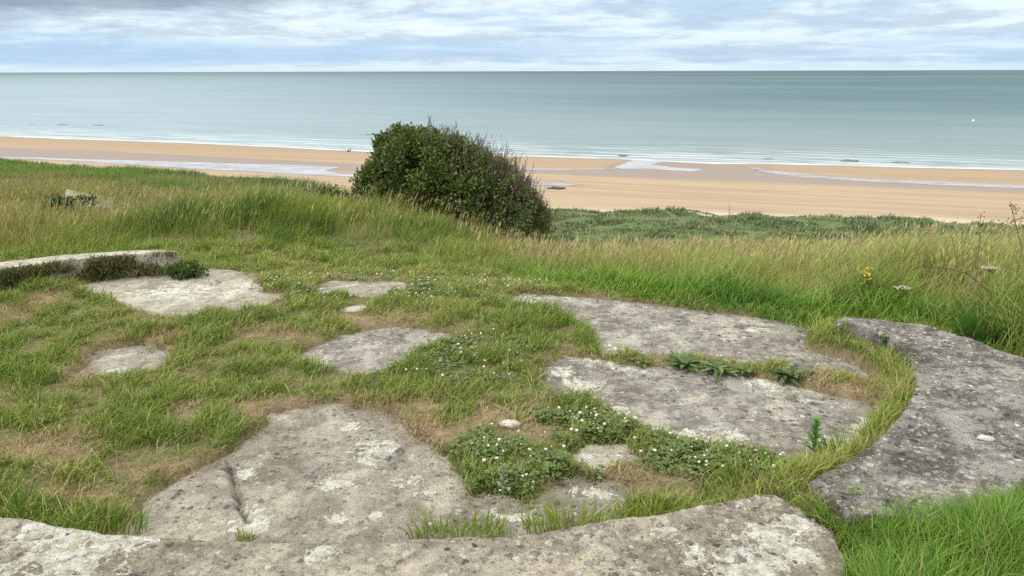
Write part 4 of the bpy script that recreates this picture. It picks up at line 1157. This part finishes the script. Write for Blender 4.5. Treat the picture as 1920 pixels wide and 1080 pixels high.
plant('thistle', 'small thistle with upright leaves right of the wide one in the crack', 'thistle', 1395, 700, 0.02, rosette(14, .11, .034, (.14, .20, .055), 1.4), M_LEAF, G_)
plant('thistle', 'darkest thistle rosette beside the brown clod at the end of the crack', 'thistle', 1475, 708, 0.02, rosette(30, .16, .045, (.075, .14, .05), 1.0), M_LEAF, G_)
def clod(b, x, y, z):
    b.blob((x, y, z + .015), (.055, .035, .03), (.055, .033, .022), .35, 2)
    for i in range(14):
        an = random.uniform(0, 6.28); b.leaf((x, y, z + .02), (math.cos(an), math.sin(an), .4), .05, .015, (.09, .05, .03), .3, .5)
plant('plant_clod', 'dark brown withered clod at the end of the weedy crack', 'withered plant', 1512, 711, 0.0, clod, M_LEAF)
def weed(hh, n, L, c):
    def f(b, x, y, z):
        b.tube([(x, y, z - .02), (x + .004, y, z + hh * .5), (x, y, z + hh)], [.004, .003, .0015], c, 5)
        for i in range(n):
            t = .12 + .85 * i / n; an = i * 2.4
            b.leaf((x, y, z + hh * t), (math.cos(an), math.sin(an), .55 + t), L * (1.1 - .55 * t), L * .36, np.array(c) * random.uniform(.8, 1.3), .25, .3)
    return f
plant('leafy_weed', 'single upright leafy weed in front of the grey slab', 'weed', 1521, 858, 0.02, weed(.21, 22, .075, (.10, .22, .05)), M_LEAF)
plant('leafy_weed', 'pale woolly weed rising from the flowering clover clump', 'weed', 941, 925, 0.03, weed(.15, 18, .045, (.20, .26, .16)), M_LEAF)
plant('leafy_weed', 'round dark green weed against the far end of the right wall', 'weed', 1655, 672, .05, weed(.14, 16, .08, (.09, .17, .035)), M_LEAF)

def thing_stem_flowers():
    # yellow ragwort
    x, y, z = atY(1625, 513, 5.5); g = float(turf_z(np.array([x]), np.array([y]), np.ones(1))[0])
    r = empty('ragwort', (x, y, g)); tag(r, 'yellow flowered ragwort standing in the meadow at the right', 'wild flower')
    b = MB(); b.tube([(x - .03, y, g), (x - .01, y, (g + z) / 2), (x, y, z)], [.005, .004, .003], (.14, .2, .05), 5)
    for i in range(10):
        an = i * 2.4; zz_ = g + (z - g) * (.3 + .06 * i); b.leaf((x, y, zz_), (math.cos(an), math.sin(an), .6), .09, .03, (.11, .19, .05), .2, .4, 3)
    b.build('stem', [M_LEAF], r)
    f = MB()
    for i in range(34):
        px, py, pz = x + random.gauss(0, .022), y + random.gauss(0, .022), z - .02 + random.gauss(0, .035)
        f.blob((px, py, pz), (.009, .009, .006), (.60, .45, .03), .2, 1)
        f.tube([(x, y, z - .08), (px, py, pz)], .0015, (.14, .2, .05), 3)
    f.build('flowers', [M_CLOTH], r)
    for px, py, Y, hw, lab in ((1692, 539, 5.25, .06, 'broad white flower head of hogweed left of the bent dry stem'), (1855, 503, 5.0, .04, 'narrow white flower head of hogweed near the right edge'), ):
        x, y, z = atY(px, py, Y); g = float(turf_z(np.array([x]), np.array([y]), np.ones(1))[0])
        r = empty('hogweed', (x, y, g)); tag(r, lab, 'wild flower', 'hogweed flowers in the meadow')
        b = MB(); b.tube([(x + .02, y, g), (x + .01, y, (g + z) / 2), (x, y, z - .04)], [.005, .004, .003], (.16, .2, .07), 5)
        f = MB()
        for i in range(15):
            an = i * 2.4; rr = hw * math.sqrt((i + .5) / 15); px_, py_ = x + math.cos(an) * rr, y + math.sin(an) * rr * .8; pz = z - .25 * rr
            b.tube([(x, y, z - .04), (px_, py_, pz)], .0014, (.16, .2, .07), 3)
            for _ in range(5):
                f.blob((px_ + random.gauss(0, .007), py_ + random.gauss(0, .007), pz + random.uniform(0, .006)), (.006, .006, .004), (.40, .42, .30), .2, 1)
        b.build('stem', [M_LEAF], r); f.build('flower_head', [M_CLOTH], r)
    # bent dry stem lying over the grass
    A_, B_, C_ = atY(1733, 501, 5.0), atY(1770, 504, 4.95), atY(1808, 513, 4.9)
    b = MB(); g = float(turf_z(np.array([C_[0] + .25]), np.array([4.85]), np.ones(1))[0])
    b.tube([(C_[0] + .27, 4.8, g - .02), (C_[0] + .16, 4.85, C_[2] - .12), C_, B_, A_, (A_[0] - .03, A_[1], A_[2] + .004)], [.006, .006, .0055, .005, .004, .002], (.15, .075, .045), 6)
    b.leaf(B_, (.6, 0, -.8), .06, .012, (.18, .10, .06), .3, .3); b.leaf(A_, (-.3, 0, .5), .04, .01, (.2, .12, .07), .3, .3)
    o = b.build('dry_stem', [M_BARK], loc=(C_[0] + .27, 4.8, g - .02)); tag(o, 'bent red brown dry stem lying over the meadow grass', 'dry stem', 'dry stems in the meadow')
    # arching seed stems at the right edge
    def stalk(pp, Y, lab, n, c=(.22, .15, .09)):
        P = [atY(q[0], q[1], Y) for q in pp]
        g = float(turf_z(np.array([P[0][0]]), np.array([Y]), np.ones(1))[0])
        b = MB(); Q = [(P[0][0] - .02, Y, g - .02)] + P
        b.tube(Q, [.0045] + [.004 - .0025 * i / len(P) for i in range(len(P))], c, 5)
        for i in range(n):
            t = random.uniform(.35, 1) * (len(P) - 1); k = min(int(t), len(P) - 2); p = Vector(P[k]).lerp(Vector(P[k + 1]), t - k)
            d = Vector((random.uniform(-.6, 1), random.uniform(-.4, .4), random.uniform(-.2, 1))).normalized()
            L = random.uniform(.015, .05); b.tube([p, p + d * L], .0012, c, 3); b.blob(p + d * L, (.005, .004, .007), np.array(c) * random.uniform(.8, 1.5), .2, 1)
        o = b.build('dry_stem', [M_BARK], loc=(P[0][0] - .02, Y, g - .02)); tag(o, lab, 'dry stem', 'dry stems in the meadow')
    stalk([(1840, 470), (1852, 445), (1875, 428), (1900, 416), (1925, 409), (1950, 412)], 5.0, 'arching brown seed stem at the right edge of the meadow', 26)
    stalk([(1836, 460), (1836, 425), (1838, 402)], 5.3, 'short straight seed stem standing against the sand at the right', 5)
    stalk([(1915, 470), (1905, 430), (1898, 400), (1893, 388)], 5.1, 'thin branched seed stem standing highest at the right edge', 16)
    stalk([(1368, 440), (1366, 405), (1367, 384)], 9.5, 'lone thin seed stem rising in front of the dune scrub', 6)
thing_stem_flowers()

# ------------------------------------------------------------------ shrubs
def leaf_cards(P, D, L, Wd, C):
    """pointed oval leaves: 6 vertices, 2 quads folded along the midrib"""
    n = len(P)
    D = D / np.linalg.norm(D, axis=1, keepdims=True)
    up = RNG.normal(0, 1, (n, 3)); sd = np.cross(D, up); sd /= np.linalg.norm(sd, axis=1, keepdims=True) + 1e-9
    nr = np.cross(sd, D)
    L = L[:, None]; Wd = Wd[:, None]
    b = P; t = P + D * L; m1 = P + D * L * .35; m2 = P + D * L * .7
    V = np.stack([b, m1 + sd * Wd * .5 + nr * Wd * .15, m2 + sd * Wd * .38 + nr * Wd * .12, t, m2 - sd * Wd * .38 + nr * Wd * .12, m1 - sd * Wd * .5 + nr * Wd * .15], 1)
    base = (np.arange(n) * 6)[:, None]
    q = np.concatenate([base + np.array([[0, 1, 2, 3]]), base + np.array([[0, 3, 4, 5]])])
    return V.reshape(-1, 3), q, np.repeat(C, 6, 0)

def make_bush():
    Y0 = 11.9
    TOP = [(668, 392), (676, 350), (688, 322), (703, 292), (712, 262), (724, 243), (745, 237), (772, 243), (800, 246), (830, 256), (862, 270), (900, 285), (930, 299), (960, 321), (985, 346), (1006, 375), (1024, 412)]
    T = np.array([atY(p[0], p[1], Y0) for p in TOP]); tx, tz = T[:, 0], T[:, 2]
    x0, x1 = tx[0], tx[-1]
    gz = lambda x, y: turf_z(np.atleast_1d(x), np.atleast_1d(y), np.ones(np.size(x)))
    cx = .5 * (x0 + x1); base = (cx - .25, Y0 + .1, float(gz(cx, Y0)[0]))
    root = empty('bush', base); tag(root, 'big dark green bush leaning with the wind at the edge of the bluff', 'bush')
    half = lambda x: 1.15 * np.sqrt(np.clip(1 - ((x - cx) / ((x1 - x0) / 2 + .02)) ** 2, .04, 1))
    zb = lambda x: np.interp(x, [x0, x0 + .5, cx, cx + .7, x1], [-.42, -.50, -.62, -.82, -.80])
    K = 520
    ctr = []; ccol = []; crad = []
    for i in range(K):
        x = RNG.uniform(x0 + .02, x1 - .02); th = RNG.uniform(0.0, math.pi); r = RNG.uniform(.62, .97)
        zt = np.interp(x, tx, tz); h = half(x)
        y = Y0 + h * math.cos(th) * r; z = zb(x) + (zt - zb(x)) * math.sin(th) ** .75 * r
        ctr.append((x, y, z)); crad.append(RNG.uniform(.10, .19) * (1 if x < cx + .5 else .75))
        ccol.append(RNG.random())
    # make the outline follow the photographed skyline: clumps right along the top
    for i in range(130):
        x = RNG.uniform(x0, x1); zt = np.interp(x, tx, tz); ctr.append((x, Y0 + RNG.normal(0, .25), zt - RNG.uniform(.02, .16))); crad.append(RNG.uniform(.06, .13)); ccol.append(RNG.random())
    ctr = np.array(ctr); crad = np.array(crad); ccol = np.array(ccol)
    n = 52000
    sparse = lerp(1, .85, sstep(cx + .15, x1 - .2, ctr[:, 0]))
    pr = sparse * crad ** 2; pr /= pr.sum()
    i = RNG.choice(len(ctr), n, p=pr)
    dv = RNG.normal(0, 1, (n, 3)); dv /= np.linalg.norm(dv, axis=1, keepdims=True)
    P = ctr[i] + dv * (crad[i] * RNG.uniform(.35, 1.15, n))[:, None]
    D = dv + RNG.normal(0, .6, (n, 3)) + np.array([0.25, 0, .45])
    a = ccol[i]; t = RNG.random(n)
    c = lerp(np.array([.040, .066, .015]), np.array([.145, .19, .042]), (a * .6 + t * .4)[:, None])
    c = lerp(c, np.array([.21, .235, .07]), (sstep(.80, .97, t) * .7)[:, None])
    rt = sstep(cx + .35, x1, P[:, 0])
    c = lerp(c, np.array([.12, .135, .055]), (rt * .35)[:, None])
    V, q, C = leaf_cards(P, D, RNG.uniform(.035, .075, n) * lerp(1, .75, rt), RNG.uniform(.022, .042, n) * lerp(1, .7, rt), c)
    mesh_obj('foliage', V, quads=q, mats=[M_LEAF], col=C, parent=root)
    b = MB()
    for k in range(30):
        j = RNG.integers(0, len(ctr)); e = Vector(ctr[j]); s0 = Vector((base[0] + random.gauss(0, .35), base[1] + random.gauss(0, .25), base[2] - .08))
        m1 = s0.lerp(e, .4) + Vector((random.gauss(0, .08), random.gauss(0, .08), .12)); m2 = s0.lerp(e, .75) + Vector((random.gauss(0, .06), random.gauss(0, .06), .06))
        b.tube([s0, m1, m2, e], [.035, .024, .014, .005], (.10, .075, .055), 6)
    b.build('branches', [M_BARK], root)
    # bare reddish twigs on the windward right side
    tw = MB(); LP = []; LD = []
    for k in range(520):
        u = RNG.random() ** .7; x = lerp(cx - .40, x1 + .02, u); zt = np.interp(x, tx, tz)
        dy = RNG.normal(0, .38) * half(x); y = Y0 + dy; dep = RNG.uniform(-.02, .16); zt = zb(x) + (zt - zb(x)) * math.sqrt(max(.05, 1 - (dy / half(x)) ** 2))
        s0 = Vector((x, y, zt - dep - .10)); L = RNG.uniform(.15, .42) * (1.1 if dep < .25 else .8)
        d = Vector((RNG.normal(.10, .20), RNG.normal(0, .2), 1)).normalized()
        e = s0 + d * L; m1 = s0.lerp(e, .5) + Vector((RNG.normal(0, .015), RNG.normal(0, .015), 0))
        cc = np.array((.15, .125, .09)) * random.uniform(.6, 1.4)
        tw.tube([s0, m1, e], [.0042, .0034, .0018], cc, 3)
        for _ in range(3):
            f = random.uniform(.3, .95); p = s0.lerp(e, f); dd = (d + Vector((RNG.normal(0, .6), RNG.normal(0, .5), .2))).normalized()
            tw.tube([p, p + dd * random.uniform(.05, .14)], [.003, .0015], cc, 3); LP.append(p + dd * .05); LD.append(dd)
        for _ in range(4): LP.append(s0.lerp(e, random.uniform(.1, .9))); LD.append(d + Vector((RNG.normal(0, .8), RNG.normal(0, .8), 0)))
    tw.build('bare_twigs', [M_BARK], root)
    n = len(LP); P = np.array([tuple(p) for p in LP]); D = np.array([tuple(p) for p in LD])
    c = lerp(np.array([.08, .10, .04]), np.array([.16, .15, .08]), RNG.random(n)[:, None])
    V, q, C = leaf_cards(P, D, RNG.uniform(.018, .034, n), RNG.uniform(.009, .016, n), c)
    mesh_obj('twig_leaves', V, quads=q, mats=[M_LEAF], col=C, parent=root)
make_bush()

def small_shrub(px, py, Y, w, h, lab, n=2600, c0=(.03, .06, .016), c1=(.08, .12, .03), leaf=.05, name='shrub'):
    x, _, z = atY(px, py, Y); g = float(turf_z(np.array([x]), np.array([Y]), np.ones(1))[0])
    g2 = min(g, z - h) if z - h < g else g
    root = empty(name, (x, Y, g)); tag(root, lab, 'shrub', 'small shrubs on the bluff')
    H = max(z - g, .13)
    ctr = np.stack([x + RNG.normal(0, w * .33, 40), Y + RNG.normal(0, w * .25, 40), g + H * RNG.uniform(.25, .8, 40)], 1)
    i = RNG.integers(0, 40, n); dv = RNG.normal(0, 1, (n, 3)); dv /= np.linalg.norm(dv, axis=1, keepdims=True)
    P = ctr[i] + dv * RNG.uniform(.2, 1, (n, 1)) * np.array([w * .16, w * .16, min(w * .16, H * .22)])
    c = lerp(np.array(c0), np.array(c1), RNG.random(n)[:, None])
    V, q, C = leaf_cards(P, dv + np.array([.1, 0, .5]), RNG.uniform(.6, 1.2, n) * leaf, RNG.uniform(.35, .6, n) * leaf, c)
    mesh_obj('foliage', V, quads=q, mats=[M_LEAF], col=C, parent=root)
    b = MB()
    for k in range(9):
        e = Vector(ctr[k]); s0 = Vector((x + random.gauss(0, .04), Y, g - .03)); b.tube([s0, s0.lerp(e, .5) + Vector((0, 0, .05)), e], [.012, .008, .003], (.10, .075, .055), 5)
    b.build('branches', [M_BARK], root)
small_shrub(655, 362, 12.4, .42, .4, 'small dark shrub touching the left side of the big bush')
small_shrub(612, 350, 17, .8, .5, 'flat dark shrub on the skyline left of the big bush', leaf=.07)
small_shrub(108, 364, 11.5, .55, .4, 'dark green shrub in the meadow below the far concrete fragment', c0=(.03, .07, .02), c1=(.09, .13, .05))
small_shrub(455, 338, 25, 2.2, .6, 'dark low shrub on the skyline above the sunny bank', n=3600, c0=(.03, .06, .03), c1=(.08, .11, .06), leaf=.10)
small_shrub(350, 491, 6.7, .22, .08, 'dark leafy shrub at the end of the low back wall', n=1800, c0=(.055, .10, .025), c1=(.13, .19, .05), leaf=.035)
# weeds hanging on the inner face of the low back wall
def wall_weeds():
    n = 5600
    t = RNG.random(n); i = np.interp(t, [0, 1], [.25, 1.0])
    A_ = resample(IN_B, 200)[(i * 199).astype(int)]
    x = A_[:, 0] + RNG.normal(.03, .05, n); y = A_[:, 1] - np.abs(RNG.normal(.06, .06, n)) - .02
    z = RNG.uniform(.0, .19, n)
    keep = fbm(x * 5, z * 9, 180, 3) > .45; x, y, z = x[keep], y[keep], z[keep]; n = len(x)
    c = lerp(np.array([.05, .085, .025]), np.array([.13, .15, .05]), RNG.random(n)[:, None]); c = lerp(c, G_BROWN, ((RNG.random(n) > .75) * .8)[:, None])
    blades('wall_weeds', np.stack([x, y, z], 1), RNG.uniform(.03, .08, n), RNG.uniform(.006, .012, n), RNG.uniform(.3, 1.2, n), RNG.normal(-1.2, 1.2, n), c * .95, c, M_GRASS, 'weeds covering the inner face of the low back wall', 'weeds')
wall_weeds()

# ------------------------------------------------------------------ things far off on the beach and in the sea
def bpt(px, py):
    """a point on the sand or the water seen at this pixel"""
    z = SEA + .3
    for _ in range(6):
        x, y = at(px, py, z); z = max(float(beach_z(np.array([x]), np.array([y]))[0]), SEA)
    return x, y, z
def rock(px, py, w, h, lab, c=(.055, .05, .042), d=None, name='rock', group='dark rocks along the water line'):
    x, y, z = bpt(px, py); b = MB(); d = d or w * .6
    k = max(3, int(w / 1.2))
    for i in range(k):
        u = (i + .5) / k - .5
        b.blob((x + u * w * S_HAT[0] + random.gauss(0, .1), y + u * w * S_HAT[1] + random.gauss(0, d * .12), z + h * .12), (w / k * .8, d * .5 * (1.1 - abs(u)), h * random.uniform(.7, 1.05) * (1.15 - abs(u))), c, .2, 2, random.uniform(-.3, .3))
    o = b.build(name, [M_ROCK], loc=(x, y, z - .2), smooth=True); tag(o, lab, 'rock', group)
rock(1042, 354, 5.2, .55, 'flat dark rock beside the small pool, right of the big bush', (.035, .032, .022))
rock(58, 232, 5, .3, 'faint rock breaking the water at the far left', (.24, .27, .28))
rock(117, 232, 9, .45, 'long dark rock in the water at the left, the middle one of three', (.18, .20, .21))
rock(185, 233, 8, .4, 'dark rock in the water at the left, nearest to the bush of three', (.18, .20, .21))
rock(700, 252, 9, .5, 'low rock in the shallows just left of the top of the bush', (.16, .19, .19))
rock(1168, 293, 3.4, .7, 'brownish rock at the water edge above the wash', (.16, .13, .09))
rock(1592, 304, 6.5, .6, 'dark rock in the surf at the right', (.12, .13, .11))
rock(1688, 306.5, 5.5, .4, 'faint low rock in the surf, rightmost', (.18, .20, .18))
rock(690, 287, 1.0, .5, 'little rock on the sand between the angler and the bush', (.15, .12, .09))
rock(1440, 299, 3.0, .35, 'small flat rock awash below the open water at the right of centre', (.2, .2, .18))
# white float
x, y, z = bpt(1824, 229.5); b = MB()
b.blob((x, y, z + .35), (.85, .85, .75), (.85, .86, .86), .02, 2); b.tube([(x, y, z + .9), (x, y, z + 1.5)], [.16, .10], (.82, .83, .83), 8)
b.tube([(x, y, z - .8), (x, y, z - .2)], [.3, .5], (.5, .5, .5), 8)
o = b.build('buoy', [M_PAINT], loc=(x, y, z - .8), smooth=True); tag(o, 'small white buoy floating alone on the sea at the right', 'buoy')

def person(base, face, lab, top, legs, pose='stand', group=None):
    bx, by, bz = base
    ca, sa = math.cos(face), math.sin(face)
    # joints in a local frame: x = right, y = facing direction
    if pose == 'stand':
        J = dict(pel=(0, 0, .95), sp=(0, .02, 1.15), ch=(0, .03, 1.35), nk=(0, .04, 1.50), hd=(0, .07, 1.62), tp=(0, .06, 1.74),
                 ls=(-.19, .03, 1.42), le=(-.26, .10, 1.16), lh=(-.16, .30, 1.08), lf=(-.13, .38, 1.08), rs=(.19, .03, 1.42), re=(.27, .06, 1.15), rh=(.20, .26, 1.02), rf=(.18, .34, 1.02),
                 lk_=(-.11, .05, .50), la=(-.12, -.02, .09), lt=(-.13, .14, .04), rk=(.11, .02, .50), ra=(.13, -.05, .09), rt=(.14, .11, .04), lp=(-.10, 0, .90), rp=(.10, 0, .90))
    else:  # wading, one leg forward, arms hanging
        J = dict(pel=(0, 0, .95), sp=(0, .01, 1.15), ch=(0, .03, 1.36), nk=(0, .03, 1.50), hd=(0, .06, 1.62), tp=(0, .05, 1.74),
                 ls=(-.19, .03, 1.42), le=(-.27, .0, 1.14), lh=(-.27, .08, .88), lf=(-.27, .11, .79), rs=(.19, .03, 1.42), re=(.27, .03, 1.14), rh=(.26, .16, .90), rf=(.25, .20, .81),
                 lk_=(-.11, .18, .52), la=(-.11, .20, .09), lt=(-.12, .36, .04), rk=(.11, -.04, .50), ra=(.12, -.24, .10), rt=(.12, -.09, .04), lp=(-.10, 0, .90), rp=(.10, 0, .90))
    R = dict(pel=.15, sp=.145, ch=.165, nk=.06, hd=.10, tp=.07, ls=.075, le=.05, lh=.038, lf=.035, rs=.075, re=.05, rh=.038, rf=.035, lk_=.065, la=.048, lt=.035, rk=.065, ra=.048, rt=.035, lp=.10, rp=.10)
    E_ = [('pel', 'sp'), ('sp', 'ch'), ('ch', 'nk'), ('nk', 'hd'), ('hd', 'tp'), ('ch', 'ls'), ('ls', 'le'), ('le', 'lh'), ('lh', 'lf'), ('ch', 'rs'), ('rs', 're'), ('re', 'rh'), ('rh', 'rf'),
          ('pel', 'lp'), ('lp', 'lk_'), ('lk_', 'la'), ('la', 'lt'), ('pel', 'rp'), ('rp', 'rk'), ('rk', 'ra'), ('ra', 'rt')]
    names = list(J); me = bpy.data.meshes.new('person')
    me.from_pydata([(J[k][0] * ca - J[k][1] * sa, J[k][0] * sa + J[k][1] * ca, J[k][2]) for k in names], [(names.index(a), names.index(b)) for a, b in E_], [])
    o = bpy.data.objects.new('person', me); COL.objects.link(o)
    sk = o.modifiers.new('skin', 'SKIN'); sb = o.modifiers.new('sub', 'SUBSURF'); sb.levels = 2; sb.render_levels = 2
    for i, k in enumerate(names):
        me.skin_vertices[0].data[i].radius = (R[k], R[k]); me.skin_vertices[0].data[i].use_root = (k == 'pel')
    dg = bpy.context.evaluated_depsgraph_get(); m2 = bpy.data.meshes.new_from_object(o.evaluated_get(dg))
    o.modifiers.clear(); o.data = m2; bpy.data.meshes.remove(me)
    n = len(m2.vertices); co = np.zeros(n * 3); m2.vertices.foreach_get('co', co); co = co.reshape(-1, 3)
    skin = np.array([.45, .28, .20]); rad = np.hypot(co[:, 0], co[:, 1])
    c = np.where((co[:, 2] > .93)[:, None], np.array(top), np.array(legs)); c = np.where((co[:, 2] > 1.50)[:, None], skin, c)
    hands = (np.hypot(co[:, 0], co[:, 1]) > .27) & (co[:, 2] < 1.12) & (co[:, 2] > .7)
    c = np.where(hands[:, None], skin, c); c = np.where((co[:, 2] < .09)[:, None], np.array([.03, .03, .03]), c)
    at_ = m2.color_attributes.new('Col', 'FLOAT_COLOR', 'POINT'); cc = np.ones((n, 4), np.float32); cc[:, :3] = c; at_.data.foreach_set('color', cc.ravel())
    m2.materials.clear(); m2.materials.append(M_CLOTH); m2.polygons.foreach_set('use_smooth', np.ones(len(m2.polygons), bool)); m2.name = 'person'
    o.location = base; tag(o, lab, 'person', group)
    h = MB(); hx, hy, hz = J['hd']; h.blob((bx + hx * ca - (hy - .015) * sa, by + hx * sa + (hy - .015) * ca, bz + hz + .055), (.105, .11, .085), (.03, .022, .018), .05, 2)
    h.build('hair', [M_CLOTH], o, smooth=True)
    return o
ax, ay, azz = bpt(657, 284)
person((ax, ay, azz), math.radians(60), 'person in dark clothes standing with fishing rods at the water edge', (.025, .028, .035), (.02, .022, .03))
# tackle trolley with box and two long rods set up beside the angler
tx_, ty_, tz_ = ax - .95, ay - .1, azz
r = empty('tackle_box', (tx_, ty_, tz_)); tag(r, 'grey tackle box on the sand beside the angler', 'tackle box')
def boxv(b, c, s, col, bev=.02):
    x, y, z = c; a, d, h = (v / 2 for v in s)
    V = []; 
    for zz_, ins in ((-h, bev), (-h + bev, 0), (h - bev, 0), (h, bev)):
        for sx_, sy_ in ((-1, -1), (1, -1), (1, 1), (-1, 1)): V.append((x + sx_ * (a - ins), y + sy_ * (d - ins), z + zz_))
    Fs = [(3, 2, 1, 0), (12, 13, 14, 15)]
    for l in range(3):
        for j in range(4): Fs.append((l * 4 + j, l * 4 + (j + 1) % 4, l * 4 + 4 + (j + 1) % 4, l * 4 + 4 + j))
    b.add(V, Fs, col)
b = MB(); boxv(b, (tx_, ty_, tz_ + .38), (.85, .5, .72), (.10, .115, .125)); b.build('body', [M_PAINT], r)
b = MB(); boxv(b, (tx_, ty_, tz_ + .80), (.88, .53, .1), (.06, .065, .07)); b.build('lid', [M_PAINT], r)
b = MB(); b.tube([(tx_ - .25, ty_ - .27, tz_ + .82), (tx_ - .25, ty_ - .33, tz_ + .9), (tx_ + .25, ty_ - .33, tz_ + .9), (tx_ + .25, ty_ - .27, tz_ + .82)], .02, (.03, .03, .03), 6); b.build('handle', [M_PAINT], r)
for k, (dx, L, lab) in enumerate(((0, 5.0, 'longer fishing rod leaning up and left over the surf'), (.55, 3.6, 'shorter fishing rod set beside the longer one'))):
    ox, oy = tx_ - .75 + dx, ty_ - .35
    b0 = Vector((ox, oy, tz_ - .1)); d = Vector((-.66, .25, .76)).normalized()
    r = empty('fishing_rod', b0); tag(r, lab, 'fishing rod', 'fishing rods of the angler')
    b = MB(); b.tube([b0 + d * (L * t) + Vector((-.25 * t * t, 0, -.12 * t * t)) for t in (0, .25, .5, .75, 1)], [.04, .034, .028, .02, .012], (.10, .11, .12), 6); b.build('rod_blank', [M_PAINT], r)
    b = MB(); b.blob(b0 + d * .7 + Vector((.05, -.05, -.06)), (.07, .05, .07), (.05, .05, .05), .05, 1); b.build('reel', [M_PAINT], r)
for px, lab, f, tp in ((921, 'person wading in the shallows behind the bush, the left one of two', 1.2, (.05, .055, .06)), (940, 'person wading in the shallows behind the bush, the right one of two', 1.9, (.04, .05, .06))):
    x, y, z = bpt(px, 257.2); person((x, y, z - .15), f, lab, tp, (.03, .035, .045), 'wade', 'people wading in the shallows')
